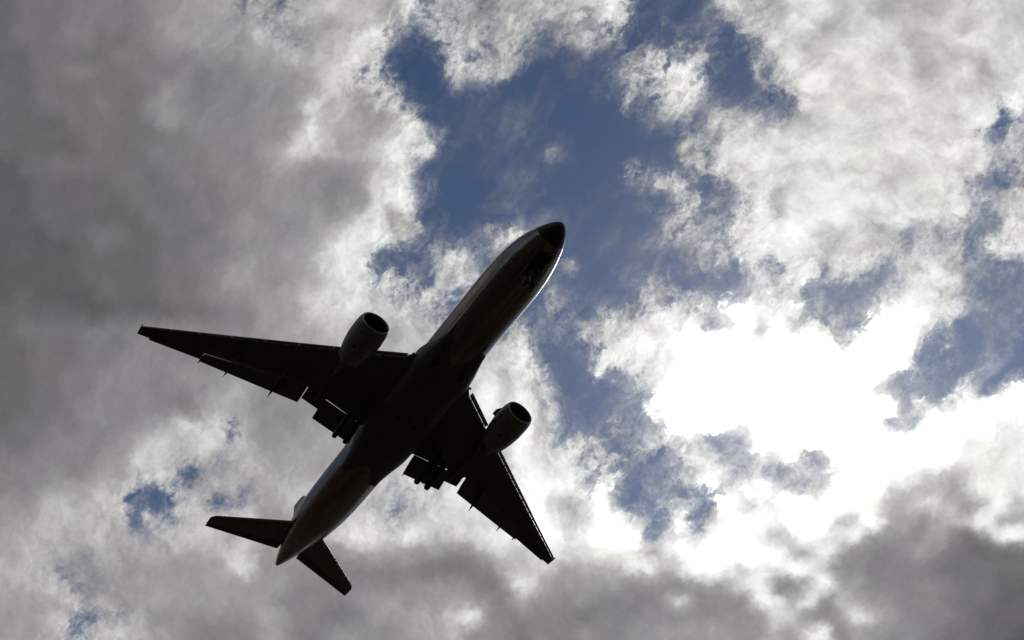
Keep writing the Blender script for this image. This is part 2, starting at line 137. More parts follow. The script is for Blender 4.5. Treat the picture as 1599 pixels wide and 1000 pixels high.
    [9, 9, 9, 9, 9, 9, 9, 9, 9, 9, 9, 9, 9, 9, 9, 9, 9, 9, 9, 9, 9, 9, 9, 9, 9, 9, 9, 9, 9, 9, 9, 9, 9, 7, 6, 0, 0, 0, 0, 2, 4, 9, 9, 9, 9, 9, 9, 9, 9, 9, 9, 9, 9, 9, 8, 5, 3, 2, 2, 5, 7, 3, 6, 7],
    [9, 9, 9, 9, 9, 9, 9, 9, 9, 9, 9, 9, 9, 9, 9, 9, 9, 9, 9, 9, 9, 9, 9, 9, 9, 9, 9, 9, 9, 9, 9, 9, 9, 7, 6, 1, 0, 0, 0, 0, 5, 9, 9, 9, 9, 9, 9, 9, 9, 9, 9, 9, 9, 9, 9, 9, 5, 8, 6, 8, 9, 9, 9, 9],
    [9, 9, 9, 9, 9, 9, 9, 9, 9, 9, 9, 9, 9, 9, 5, 8, 9, 9, 9, 9, 9, 9, 9, 9, 9, 9, 9, 9, 9, 9, 9, 9, 9, 8, 6, 2, 0, 1, 4, 1, 1, 6, 9, 9, 9, 8, 7, 9, 9, 9, 9, 9, 9, 9, 9, 5, 4, 4, 9, 9, 9, 9, 9, 9],
    [9, 9, 9, 9, 9, 9, 9, 9, 9, 9, 9, 9, 9, 7, 6, 8, 9, 9, 9, 9, 9, 9, 9, 9, 9, 9, 9, 9, 9, 9, 9, 9, 9, 9, 6, 4, 5, 5, 3, 3, 3, 6, 8, 8, 3, 3, 4, 9, 9, 9, 9, 9, 9, 9, 9, 9, 9, 9, 9, 9, 9, 9, 9, 9],
    [9, 9, 9, 9, 9, 9, 9, 9, 9, 9, 8, 8, 6, 5, 8, 8, 9, 9, 9, 9, 9, 9, 9, 9, 9, 9, 9, 9, 9, 9, 9, 9, 9, 9, 9, 8, 4, 6, 4, 1, 1, 2, 5, 7, 6, 3, 3, 6, 8, 9, 3, 3, 9, 9, 9, 9, 8, 9, 9, 9, 9, 9, 9, 9],
    [9, 9, 9, 9, 9, 9, 9, 9, 7, 8, 8, 3, 4, 6, 8, 9, 9, 9, 9, 9, 9, 9, 9, 9, 9, 9, 9, 9, 9, 9, 9, 9, 9, 9, 9, 9, 5, 6, 5, 2, 1, 2, 4, 7, 9, 6, 5, 4, 3, 3, 4, 3, 8, 9, 9, 9, 9, 9, 9, 9, 9, 9, 9, 9],
    [9, 9, 9, 9, 9, 9, 9, 9, 7, 3, 6, 5, 6, 7, 8, 7, 9, 9, 9, 9, 9, 9, 9, 9, 5, 7, 8, 9, 9, 9, 9, 9, 9, 9, 9, 9, 4, 7, 4, 1, 2, 1, 1, 2, 3, 9, 7, 8, 7, 6, 5, 8, 9, 9, 9, 9, 9, 9, 9, 9, 9, 9, 9, 9],
    [9, 9, 9, 9, 9, 9, 9, 8, 2, 0, 1, 7, 8, 3, 4, 6, 9, 9, 9, 9, 9, 9, 9, 7, 4, 3, 5, 9, 9, 9, 9, 9, 9, 9, 9, 7, 8, 9, 5, 1, 0, 2, 3, 3, 3, 9, 8, 9, 8, 9, 9, 9, 9, 9, 9, 9, 9, 9, 9, 9, 9, 9, 9, 9],
    [9, 9, 9, 9, 9, 9, 9, 7, 2, 5, 4, 9, 9, 9, 9, 9, 9, 9, 9, 9, 9, 9, 9, 6, 5, 7, 8, 9, 9, 9, 9, 9, 9, 9, 9, 8, 9, 9, 9, 7, 2, 3, 9, 2, 8, 9, 9, 9, 9, 9, 9, 9, 9, 9, 9, 9, 9, 9, 9, 9, 9, 9, 9, 9],
    [9, 9, 9, 9, 9, 9, 9, 8, 5, 6, 9, 9, 9, 9, 9, 9, 9, 9, 9, 9, 9, 9, 9, 9, 9, 9, 9, 9, 9, 9, 9, 9, 9, 9, 9, 9, 9, 9, 9, 9, 3, 4, 8, 5, 8, 9, 9, 9, 9, 9, 9, 9, 9, 9, 9, 9, 9, 9, 9, 9, 9, 9, 9, 9],
    [9, 9, 9, 8, 8, 7, 8, 9, 9, 9, 9, 9, 9, 9, 9, 9, 9, 9, 9, 9, 9, 9, 9, 9, 9, 9, 9, 9, 9, 9, 9, 9, 9, 9, 9, 9, 9, 9, 9, 9, 9, 9, 9, 9, 9, 9, 9, 9, 9, 9, 9, 9, 9, 9, 9, 9, 9, 9, 9, 9, 9, 9, 9, 9],
    [9, 9, 8, 5, 7, 7, 8, 7, 7, 9, 9, 9, 9, 9, 9, 9, 9, 9, 9, 9, 9, 9, 9, 9, 9, 9, 9, 9, 9, 9, 9, 9, 9, 9, 9, 9, 9, 9, 9, 9, 9, 9, 9, 9, 9, 9, 9, 9, 9, 9, 9, 9, 9, 9, 9, 9, 9, 9, 9, 9, 9, 9, 9, 9],
    [9, 9, 9, 7, 3, 7, 7, 8, 9, 9, 9, 9, 9, 9, 9, 9, 9, 9, 9, 9, 9, 9, 9, 9, 9, 9, 9, 9, 9, 9, 9, 9, 9, 9, 9, 9, 9, 9, 9, 9, 9, 9, 9, 9, 9, 9, 9, 9, 9, 9, 9, 9, 9, 9, 9, 9, 9, 9, 9, 9, 9, 9, 9, 9],
    [9, 9, 9, 9, 7, 7, 9, 9, 9, 9, 9, 9, 9, 9, 9, 9, 9, 9, 9, 9, 9, 9, 9, 9, 9, 9, 9, 9, 9, 9, 9, 9, 9, 9, 9, 9, 9, 9, 9, 9, 9, 9, 9, 9, 9, 9, 9, 9, 9, 9, 9, 9, 9, 9, 9, 9, 9, 9, 9, 9, 9, 9, 9, 9],
    [9, 9, 9, 9, 5, 3, 6, 4, 8, 9, 9, 9, 9, 9, 9, 9, 9, 9, 9, 9, 9, 9, 9, 9, 9, 9, 9, 9, 9, 9, 9, 9, 9, 9, 9, 9, 9, 9, 9, 9, 9, 9, 9, 9, 9, 9, 9, 9, 9, 9, 9, 9, 9, 9, 9, 9, 9, 9, 9, 9, 9, 9, 9, 9],
    [9, 9, 9, 9, 5, 4, 8, 9, 9, 9, 9, 9, 9, 9, 9, 9, 9, 9, 9, 9, 9, 9, 9, 9, 9, 9, 9, 9, 9, 9, 9, 9, 9, 9, 9, 9, 9, 9, 9, 9, 9, 9, 9, 9, 9, 9, 9, 9, 9, 9, 9, 9, 9, 9, 9, 9, 9, 9, 9, 9, 9, 9, 9, 9]]

rng=np.random.RandomState(7)
PERM=rng.permutation(256);PERM=np.concatenate([PERM,PERM]).astype(np.int32)
ANG=rng.rand(256)*2*np.pi; GX=np.cos(ANG).astype(np.float32);GY=np.sin(ANG).astype(np.float32)
def perlin(x,y):
    xi=np.floor(x);yi=np.floor(y);fx=x-xi;fy=y-yi
    xi=xi.astype(np.int32)&255;yi=yi.astype(np.int32)&255
    u=fx*fx*fx*(fx*(fx*6-15)+10);v=fy*fy*fy*(fy*(fy*6-15)+10)
    def g(i,j,dx,dy):
        h=PERM[PERM[(xi+i)&255]+((yi+j)&255)]; return GX[h]*dx+GY[h]*dy
    a=g(0,0,fx,fy);b=g(1,0,fx-1,fy);c=g(0,1,fx,fy-1);d=g(1,1,fx-1,fy-1)
    return (a+(b-a)*u+((c+(d-c)*u)-(a+(b-a)*u))*v)*1.5
def fbm(x,y,wl,octs,gain=.52,seed=0.):
    s=0;a=1;t=0;f=1/wl
    for i in range(octs):
        # rotate each octave
        c,sn=np.cos(.6*i+seed),np.sin(.6*i+seed)
        s=s+a*perlin((x*c-y*sn)*f+37.3*i+seed*11,(x*sn+y*c)*f+17.1*i-seed*7); t+=a;a*=gain;f*=2.03
    return s/t
def billow(x,y,wl,octs,gain=.5,seed=0.):
    s=0;a=1;t=0;f=1/wl
    for i in range(octs):
        s=s+a*np.abs(perlin(x*f+31.3*i+seed*11,y*f+11.1*i-seed*7))*1.6; t+=a;a*=gain;f*=2.03
    return s/t
def grid(rows,fn):
    return np.array([[fn(c) for c in r] for r in rows],np.float32)
def fC(c):
    if c >= 300: return (1.07,1.17,1.32)[(c-300)//100]
    v=c/255.
    return v
CG=grid(BRIGHT,fC); OG=grid(COVER,lambda c:int(c)/9.)
def cr(G,x,y,sharp=.5):
    H,W=G.shape
    gx=np.clip(x/25-.5,-1.5,W+.5);gy=np.clip(y/25-.5,-1.5,H+.5)
    xi=np.floor(gx).astype(int);yi=np.floor(gy).astype(int);fx=gx-xi;fy=gy-yi
    def w(t):
        # blend catmull-rom / bspline
        a=np.stack([-.5*t+t*t-.5*t**3,1-2.5*t*t+1.5*t**3,.5*t+2*t*t-1.5*t**3,-.5*t*t+.5*t**3])
        b=np.stack([(1-t)**3,3*t**3-6*t*t+4,-3*t**3+3*t*t+3*t+1,t**3])/6
        return sharp*a+(1-sharp)*b
    wx=w(fx);wy=w(fy);s=0
    for j in range(4):
        r=0
        for i in range(4):
            r=r+wx[i]*G[np.clip(yi+j-1,0,H-1),np.clip(xi+i-1,0,W-1)]
        s=s+wy[j]*r
    return s
def sst(a,b,x):
    t=np.clip((x-a)/(b-a),0,1);return t*t*(3-2*t)
def blurG(G,n=1):
    for _ in range(n):
        P=np.pad(G,1,mode='edge');G=(P[:-2,1:-1]+P[2:,1:-1]+P[1:-1,:-2]+P[1:-1,2:]+2*G)/6
    return G
TEXG=blurG(1-OG,5); HALO=blurG(OG,2)
def dil(G):
    P=np.pad(G,1,mode='edge');return np.max([P[i:i+G.shape[0],j:j+G.shape[1]] for i in range(3) for j in range(3)],0)
# frayed, half-open cloud is thin, so it is painted as bright as the brightest body beside it
WG=np.clip((1-OG)*1.25,0,.85)
CG=CG*(1-WG)+np.minimum(blurG(dil(CG),1),.88)*WG
def clouds(x,y):
    wx=fbm(x,y,70,4,.5,1.);wy=fbm(x,y,70,4,.5,2.)
    dx=fbm(x,y,18,4,.62,3.);dy=fbm(x,y,18,4,.62,4.)
    X=x+13*wx+11*dx; Y=y+13*wy+11*dy
    O=cr(OG,X,Y,1.); C=cr(CG,X*.8+x*.2,Y*.8+y*.2,1.)
    tex=np.clip(cr(TEXG,x,y,0)*2.4,0,1)
    # tufted detail: gradient noise, self-warped so that it frays into wisps
    U,V=(x*.5736-y*.8192)*.62,(x*.8192+y*.5736)*1.12
    n=fbm(U+30*wx+14*dx,V+30*wy+14*dy,46,7,.59,5.)
    w2=fbm(U+34*wy+18*dy,V-26*wx-18*dx,19,5,.62,6.)
    rg=1-3.2*np.abs(fbm(U+24*wx+16*dx,V+24*wy+16*dy,30,6,.6,7.))
    nn=.62*n+.46*w2+.22*(rg-.45)
    # some stretches of edge are torn, others soft: the fine scales come and go
    torn=sst(-.35,.35,fbm(x,y,190,2,.5,14.))
    nn=.62*n+(.18+.40*torn)*w2+(.08+.20*torn)*(rg-.45)
    Oc=np.clip(O,0,1)
    f=O+nn*np.where(Oc<.5,.30+1.5*Oc*(1-Oc),.06+2.5*Oc*(1-Oc))
    soft=np.clip(f*1.02,0,1); hard=sst(.22,.80,f)
    hw=.25+.5*sst(-.25,.3,fbm(x,y,150,2,.5,15.))
    a=(1-hw)*soft+hw*hard
    a=a*sst(-.02,.09,O)+.0
    a=np.where(O>.9,a+(1-a)*sst(.9,1.0,O),a)
    a=a*(1-.0*tex)
    r=fbm(x+26*wy+8*dx,y+26*wx+8*dy,95,7,.58,9.)
    r2=fbm(U+16*wx+14*dx,V-16*wy+14*dy,28,6,.62,10.)
    bright=np.clip((C-.42)/.4,0,1)
    # billows: painted lighter on the flank turned to the sun, darker on the far flank
    sx,sy=1262-x,615-y; sl=np.hypot(sx,sy)+60; sx,sy=sx/sl,sy/sl
    def bil(px,py): return fbm(px+30*wx+6*dx,py+30*wy+6*dy,64,5,.5,16.)
    rel=bil(x,y)-bil(x+9*sx,y+9*sy)
    def bil2(px,py): return fbm(px+18*wx+10*dx,py+18*wy+10*dy,24,4,.5,17.)
    rel2=bil2(x,y)-bil2(x+4*sx,y+4*sy)
    amp2=.030+.21*tex*(.35+.65*bright)+.075*bright
    v=C+amp2*(.55*r+.5*r2+.25*(rg-.45)*tex)+(.020+.10*tex+.07*bright)*(.9*rel+.5*rel2)*1.55+.07*tex*(a-.65)
    v=v+.016+.38*np.clip(v-.63,0,.19)*sst(1.02,.95,v)
    # thin high veil drawn out in streaks across the blue
    vs=fbm((x*.5736-y*.8192)*.6+26*wx,(x*.8192+y*.5736)*1.25+26*wy,120,7,.6,12.)
    veil=(.0+.09*sst(-.15,.45,vs)+.08*sst(.05,.5,vs))
    veil=veil*(1+1.3*np.exp(-np.hypot(x-1262,y-615)/420))
    H=np.clip(cr(HALO,X,Y,.2),0,1)
    veil=veil+.48*H*np.clip(.42+1.5*nn,0,1)*(1-.3*H)
    a=a+(1-a)*np.clip(veil,0,.9)
    return a,v
def to_lin(v):
    v=np.maximum(v,0)
    l=np.where(v<=.04045,v/12.92,((np.minimum(v,1)+.055)/1.055)**2.4)
    return np.where(v>1,1+(v-1)*26.0,l)


def build_sky():
    d0 = np.arange(-35, 35.01, .056); e0 = np.arange(-24.2, 24.21, .056)
    ext = lambda lim: lim + np.concatenate([np.arange(.3, 4, .3), np.arange(4, 106, 1.0)])
    A = np.concatenate([-ext(35)[::-1], d0, ext(35)]); B = np.concatenate([-ext(24.2)[::-1], e0, ext(24.2)])
    a, b = np.meshgrid(A, B); sh = a.shape; a = a.ravel(); b = b.ravel()
    th = np.hypot(a, b) + 1e-9; thc = np.minimum(th, 150)
    tr = np.radians(thc); ca, cb = a / th, b / th
    d = (np.sin(tr) * ca)[:, None] * AX[:, 0] + (np.sin(tr) * cb)[:, None] * AX[:, 1] - np.cos(tr)[:, None] * AX[:, 2]
    k = 1200 * np.tan(np.radians(np.minimum(th, 52)))
    x = (799.5 + k * ca).astype(np.float32); y = (500 - k * cb).astype(np.float32)
    cover, v = clouds(x, y)
    # unseen cloud beyond the chart, darkened toward the horizon to dim fuselage reflections
    out = np.hypot(np.maximum(np.abs(x - 799.5) - 830, 0), np.maximum(np.abs(y - 500) - 530, 0))
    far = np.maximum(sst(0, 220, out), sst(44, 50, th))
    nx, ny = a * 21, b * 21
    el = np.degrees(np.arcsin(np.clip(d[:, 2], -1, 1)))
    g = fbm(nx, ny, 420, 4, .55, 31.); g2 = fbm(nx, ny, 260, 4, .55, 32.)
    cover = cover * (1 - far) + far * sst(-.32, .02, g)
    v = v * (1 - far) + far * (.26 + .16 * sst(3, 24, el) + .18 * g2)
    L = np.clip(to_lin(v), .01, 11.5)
    tau = -np.log(L / 12.0)  # painted cloud brightness, kept as the log of its dimming
    P = d * 6000.0
    me = bpy.data.meshes.new('sky')
    h, wd = sh; idx = np.arange(h * wd).reshape(sh)
    f = np.stack([idx[:-1, :-1], idx[:-1, 1:], idx[1:, 1:], idx[1:, :-1]], -1).reshape(-1, 4)
    f = f[(P[f, 2].max(1) > -400) & (th[f].min(1) < 149)]
    me.vertices.add(len(P)); me.vertices.foreach_set('co', P.astype(np.float32).ravel())
    me.loops.add(f.size); me.loops.foreach_set('vertex_index', f.astype(np.int32).ravel())
    me.polygons.add(len(f)); me.polygons.foreach_set('loop_start', (np.arange(len(f)) * 4).astype(np.int32))
    me.polygons.foreach_set('use_smooth', np.ones(len(f), bool))
    for nm, val in (('cover', cover), ('painted_dimming', tau)):
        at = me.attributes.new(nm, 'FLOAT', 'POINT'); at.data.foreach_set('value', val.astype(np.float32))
    me.update(calc_edges=True)
    o = bpy.data.objects.new('sky', me); col.objects.link(o); o['kind'] = 'structure'
    m = mat('broken_cloud'); n = NT(m)
    cov = n.n('Attribute', attribute_name='cover').outputs['Fac']
    tau = n.n('Attribute', attribute_name='painted_dimming').outputs['Fac']
    pos = n.n('TexCoord').outputs['Object']
    fine = n.n('TexNoise', iVector=pos, iScale=.035, iDetail=6.0, iRoughness=.62, iDistortion=.6).outputs[0]
    fine = n.math('SUBTRACT', fine, .5)
    dens = n.math('MULTIPLY', cov, n.math('SUBTRACT', 1.0, cov))
    c2 = n.math('MULTIPLY_ADD', n.math('MULTIPLY', fine, dens), .9, cov, clamp=True)
    t2 = n.math('MULTIPLY_ADD', fine, -.12, tau)
    light = n.math('MULTIPLY', n.math('POWER', 2.71828, n.math('MULTIPLY', t2, -1.0)), 12.0)
    # bright cloud is tinted warm white, dim cloud a cooler grey; slow drifts of colour
    drift = n.n('TexNoise', iVector=pos, iScale=.0016, iDetail=2.0).outputs['Color']
    tint = n.ramp(n.math('DIVIDE', n.math('SUBTRACT', t2, 1.1), 4.0), [(.33, (1.0, 1.012, .968)), (.46, (1.0, 1.0, .97)), (.60, (1.01, .985, .98)), (.72, (1.01, .975, 1.01)), (.92, (1.0, .99, 1.02))])
    vm = n.n('VectorMath', operation='MULTIPLY_ADD'); n.put(vm.inputs[0], drift); n.put(vm.inputs[1], (.10, .03, .10)); n.put(vm.inputs[2], (.955, .985, .955))
    tc = n.n('VectorMath', operation='MULTIPLY'); n.put(tc.inputs[0], tint); n.put(tc.inputs[1], vm.outputs[0])
    em = n.n('Emission', iColor=tc.outputs[0], iStrength=light)
    tp = n.n('BsdfTransparent')
    mx = n.n('MixShader'); n.put(mx.inputs[0], c2); n.put(mx.inputs[1], tp.outputs[0]); n.put(mx.inputs[2], em.outputs[0])
    out = n.n('OutputMaterial'); n.put(out.inputs[0], mx.outputs[0])
    m.cycles.emission_sampling = 'NONE'
    me.materials.append(m)
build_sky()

# ---------------------------------------------------------------- ground, one dark sheet to the horizon
def build_ground():
    me = bpy.data.meshes.new('ground')
    rs = [0, 30, 80, 200, 500, 1200, 2600, 5800]; N = 96
    vs = [(0, 0, 0)]; fs = []
    for r in rs[1:]:
        for k in range(N): vs.append((r * math.cos(k * 2 * math.pi / N), r * math.sin(k * 2 * math.pi / N), 0))
    for k in range(N): fs.append((0, 1 + k, 1 + (k + 1) % N))
    for j in range(len(rs) - 2):
        for k in range(N):
            p = 1 + j * N + k; q = 1 + j * N + (k + 1) % N; fs.append((p, p + N, q + N, q))
    me.from_pydata(vs, [], fs)
    o = bpy.data.objects.new('ground', me); col.objects.link(o); o['kind'] = 'structure'
    m = mat('dry_ground'); n = NT(m)
    pos = n.n('TexCoord').outputs['Object']
    big = n.n('TexNoise', iVector=pos, iScale=.012, iDetail=5.0, iRoughness=.6, iDistortion=.8).outputs[0]
    small = n.n('TexNoise', iVector=pos, iScale=1.3, iDetail=6.0, iRoughness=.65).outputs[0]
    c = n.ramp(big, [(.36, (.012, .010, .004)), (.47, (.034, .023, .009)), (.56, (.10, .058, .022)), (.64, (.018, .014, .006))])
    c = n.mix(n.math('MULTIPLY', small, .5), c, (.012, .011, .006, 1))
    b = n.n('BsdfPrincipled', iRoughness=.95); n.put(b.inputs['Base Color'], c)
    out = n.n('OutputMaterial'); n.put(out.inputs[0], b.outputs[0]); me.materials.append(m)
build_ground()

# ---------------------------------------------------------------- airliner: metres, x aft of the nose, y to starboard, z up
OX = 32.0
def mesh_obj(name, V, F, m, parent, smooth=True, ang=35, loc=None):
    me = bpy.data.meshes.new(name)
    me.from_pydata([(x - OX, y, z) for x, y, z in V], [], F)
    me.validate(); me.update()
    import bmesh
    bm = bmesh.new(); bm.from_mesh(me); bmesh.ops.remove_doubles(bm, verts=bm.verts, dist=1e-4)
    bmesh.ops.recalc_face_normals(bm, faces=bm.faces); bm.to_mesh(me); bm.free()
    if smooth:
        me.polygons.foreach_set('use_smooth', [True] * len(me.polygons)); me.set_sharp_from_angle(angle=R(ang))
    me.materials.append(m)
    o = bpy.data.objects.new(name, me); col.objects.link(o); o.parent = parent
    return o
class MB:
    def __init__(s): s.V = []; s.F = []
    def add(s, V, F):
        k = len(s.V); s.V += [tuple(v) for v in V]; s.F += [tuple(i + k for i in f) for f in F]; return s
    def loft(s, secs, caps=True, closed=True):
        n = len(secs[0]); V = [p for q in secs for p in q]; F = []
        for j in range(len(secs) - 1):
            for i in range(n if closed else n - 1):
                a = j * n + i; b = j * n + (i + 1) % n; F.append((a, b, b + n, a + n))
        if caps: F.append(tuple(range(n))[::-1]); F.append(tuple((len(secs) - 1) * n + i for i in range(n)))
        return s.add(V, F)
    def tube(s, a, b, r0, r1=None, n=14, caps=True):
        a = Vector(a); b = Vector(b); r1 = r0 if r1 is None else r1
        q = (b - a).to_track_quat('Z', 'Y')
        ring = lambda c, r: [c + q @ Vector((r * math.cos(t * 2 * math.pi / n), r * math.sin(t * 2 * math.pi / n), 0)) for t in range(n)]
        return s.loft([ring(a, r0), ring(b, r1)], caps)
    def lathe(s, prof, c, n=48, ax='x', droop=0.0, caps=False):
        secs = []
        for (t, r) in prof:
            ring = []
            for k in range(n):
                u = k * 2 * math.pi / n; cu, su = r * math.cos(u), r * math.sin(u)
                if ax == 'x': ring.append((c[0] + t, c[1] + cu, c[2] + su + droop * max(0, 1 - t / 1.6)))
                else: ring.append((c[0] + cu, c[1] + t, c[2] + su))
            secs.append(ring)
        return s.loft(secs, caps)
    def box(s, c, sz, rot=None, bev=0.0):
        x, y, z = [q / 2 for q in sz]
        if bev:
            e = bev
            secs = []
            for zz, ins in ((-z, e), (-z + e, 0), (z - e, 0), (z, e)):
                X, Y = x - ins, y - ins
                secs.append([(-X, -Y + e, zz), (-X + e, -Y, zz), (X - e, -Y, zz), (X, -Y + e, zz), (X, Y - e, zz), (X - e, Y, zz), (-X + e, Y, zz), (-X, Y - e, zz)])
        else: secs = [[(-x, -y, zz), (x, -y, zz), (x, y, zz), (-x, y, zz)] for zz in (-z, z)]
        M = rot or Matrix.Identity(3); C = Vector(c)
        return s.loft([[C + M @ Vector(p) for p in q] for q in secs])
    def build(s, name, m, parent, **kw): return mesh_obj(name, s.V, s.F, m, parent, **kw)

# materials --------------------------------------------------------------
def panel_lines(n, pos, fx, fy, wdt):
    """dark joint lines on a grid of fx by fy metres in plan (x, y)"""
    sep = n.n('SeparateXYZ', iVector=pos)
    def line(v, f):
        r = n.math('ABSOLUTE', n.math('SUBTRACT', n.math('FRACT', n.math('DIVIDE', v, f)), .5))
        return n.math('LESS_THAN', r, wdt / f / 2)
    return n.math('MAXIMUM', line(sep.outputs[0], fx), line(sep.outputs[1], fy))
def paint(name, colr, rough, metallic=0.0, fx=2.1, fy=1.6, dirt=.35, streak=(.15, 1.6, 1.0), coat=0.0):
    m = mat(name); n = NT(m)
    pos = n.n('TexCoord').outputs['Object']
    ln = panel_lines(n, pos, fx, fy, .022)
    mp = n.n('Mapping', iVector=pos, iScale=streak)
    st = n.n('TexNoise', iVector=mp.outputs[0], iScale=1.0, iDetail=7.0, iRoughness=.62).outputs[0]
    bl = n.n('TexNoise', iVector=pos, iScale=.55, iDetail=5.0, iRoughness=.6).outputs[0]
    f = n.math('MULTIPLY', n.math('SUBTRACT', n.math('ADD', st, bl), .8, clamp=True), dirt * 2.2, clamp=True)
    c = n.mix(f, (*colr, 1), (colr[0] * .42, colr[1] * .38, colr[2] * .30, 1))
    c = n.mix(n.math('MULTIPLY', ln, .65), c, (.01, .01, .01, 1))
    b = n.n('BsdfPrincipled', iMetallic=metallic); n.put(b.inputs['Base Color'], c)
    n.put(b.inputs['Roughness'], n.math('MULTIPLY_ADD', f, .25, rough))
    b.inputs['Coat Weight'].default_value = coat
    bp = n.n('Bump', iStrength=.12, iDistance=.02); n.put(bp.inputs['Height'], n.math('SUBTRACT', bl, ln)); n.put(b.inputs['Normal'], bp.outputs[0])
    out = n.n('OutputMaterial'); n.put(out.inputs[0], b.outputs[0]); return m
def fuselage_mat():
    m = mat('polished_aluminium'); n = NT(m)
    pos = n.n('TexCoord').outputs['Object']
    sep = n.n('SeparateXYZ', iVector=pos); X, Y, Z = sep.outputs
    Zr = n.math('SUBTRACT', Z, n.math('MULTIPLY', n.math('POWER', n.math('MAXIMUM', n.math('SUBTRACT', X, 45 - OX), 0.0), 1.32), .039))
    Zr = n.math('ADD', Zr, n.math('MULTIPLY', n.math('POWER', n.math('MAXIMUM', n.math('SUBTRACT', 9 - OX, X), 0.0), 2.0), .014))
    ang = n.math('ARCTAN2', Z, n.math('ABSOLUTE', Y))
    def cell(v, f, wdt):
        return n.math('LESS_THAN', n.math('ABSOLUTE', n.math('SUBTRACT', n.math('FRACT', n.math('DIVIDE', v, f)), .5)), wdt / f / 2)
    ln = n.math('MAXIMUM', cell(X, 3.05, .025), cell(ang, .36, .008))
    mp = n.n('Mapping', iVector=pos, iScale=(.07, 1.5, 1.5))
    st = n.n('TexNoise', iVector=mp.outputs[0], iScale=1.6, iDetail=7.0, iRoughness=.6).outputs[0]
    bl = n.n('TexNoise', iVector=pos, iScale=.5, iDetail=6.0, iRoughness=.62).outputs[0]
    # each skin panel is rolled a little differently
    fl = n.n('CombineXYZ'); n.put(fl.inputs[0], n.math('FLOOR', n.math('DIVIDE', n.math('ADD', X, 1.525), 3.05))); n.put(fl.inputs[1], n.math('FLOOR', n.math('DIVIDE', n.math('ADD', ang, .18), .36)))
    pw = n.n('TexWhiteNoise', iVector=fl.outputs[0]).outputs[0]
    base = n.mix(n.math('MULTIPLY', n.math('SUBTRACT', n.math('ADD', st, bl), .75, clamp=True), 1.5, clamp=True), (.40, .39, .36, 1), (.26, .20, .13, 1))
    base = n.mix(n.math('MULTIPLY', pw, .22), base, (.20, .20, .20, 1))
    base = n.mix(n.math('MULTIPLY', ln, .7), base, (.03, .03, .03, 1))
    band = lambda lo, hi: n.math('MULTIPLY', n.math('GREATER_THAN', Zr, lo), n.math('LESS_THAN', Zr, hi))
    along = n.math('MULTIPLY', n.math('GREATER_THAN', X, 2.2 - OX), n.math('LESS_THAN', X, 57.5 - OX))
    red = n.math('MULTIPLY', band(-.55, -.22), along); white = n.math('MULTIPLY', band(-.22, -.10), along); blue = n.math('MULTIPLY', band(-.10, .26), along)
    win = n.math('MULTIPLY', n.math('MULTIPLY', band(.55, .92), n.math('LESS_THAN', n.math('ABSOLUTE', n.math('SUBTRACT', n.math('FRACT', n.math('DIVIDE', X, .53)), .5)), .24)), n.math('MULTIPLY', n.math('GREATER_THAN', X, 5.5 - OX), n.math('LESS_THAN', X, 52 - OX)))
    ck = n.math('MULTIPLY', n.math('MULTIPLY', n.math('LESS_THAN', X, 3.35 - OX), n.math('GREATER_THAN', Z, n.math('MULTIPLY_ADD', n.math('ABSOLUTE', Y), -.12, .72))), n.math('LESS_THAN', Z, 1.62))
    radome = n.math('LESS_THAN', X, 2.15 - OX)
    c = n.mix(red, base, (.30, .012, .014, 1)); c = n.mix(white, c, (.7, .7, .68, 1)); c = n.mix(blue, c, (.006, .012, .04, 1))
    c = n.mix(radome, c, (.024, .023, .020, 1)); dk = n.math('MAXIMUM', win, ck); c = n.mix(dk, c, (.012, .014, .017, 1))
    pnt = n.math('MAXIMUM', n.math('MAXIMUM', red, white), n.math('MAXIMUM', blue, n.math('MAXIMUM', radome, dk)))
    b = n.n('BsdfPrincipled'); n.put(b.inputs['Base Color'], c)
    n.put(b.inputs['Metallic'], n.math('MULTIPLY', n.math('SUBTRACT', 1.0, pnt), .96))
    n.put(b.inputs['Roughness'], n.math('MULTIPLY_ADD', radome, .15, n.math('MULTIPLY_ADD', st, .20, n.math('MULTIPLY_ADD', pw, .05, .05))))
    bp = n.n('Bump', iStrength=.10, iDistance=.03); n.put(bp.inputs['Height'], n.math('SUBTRACT', n.math('ADD', bl, n.math('MULTIPLY', st, .5)), n.math('MULTIPLY', ln, .5))); n.put(b.inputs['Normal'], bp.outputs[0])
    out = n.n('OutputMaterial'); n.put(out.inputs[0], b.outputs[0]); return m
M_FUS = fuselage_mat()
M_WING = paint('grey_wing_paint', (.13, .13, .12), .42, fx=2.6, fy=3.1)
M_CTRL = paint('grey_control_paint', (.13, .13, .12), .45, fx=9, fy=2.2)
M_FAIR = paint('fairing_paint', (.14, .135, .12), .34, fx=3.3, fy=2.4, dirt=.45)
M_LE = paint('bare_leading_edge', (.60, .60, .59), .16, metallic=.9, fx=40, fy=2.4)
M_NAC = paint('nacelle_paint', (.24, .25, .21), .26, fx=2.35, fy=50, dirt=.35)
M_LIP = paint('polished_lip', (.30, .30, .30), .30, metallic=.95, fx=60, fy=60, dirt=.15)
M_DARK = paint('dark_metal', (.035, .035, .038), .45, metallic=.6, fx=60, fy=60, dirt=.2)
M_FAN = paint('fan_titanium', (.10, .10, .105), .35, metallic=.8, fx=60, fy=60, dirt=.2)
M_HOT = paint('exhaust_metal', (.16, .13, .10), .40, metallic=.85, fx=60, fy=60)
M_RUB = paint('tyre_rubber', (.018, .018, .018), .75, fx=60, fy=60, dirt=.5)
M_GEAR = paint('gear_paint', (.11, .11, .11), .4, fx=60, fy=60, dirt=.5)
M_TAIL = paint('tail_metal', (.24, .24, .23), .32, metallic=.55, fx=2.4, fy=2.2)
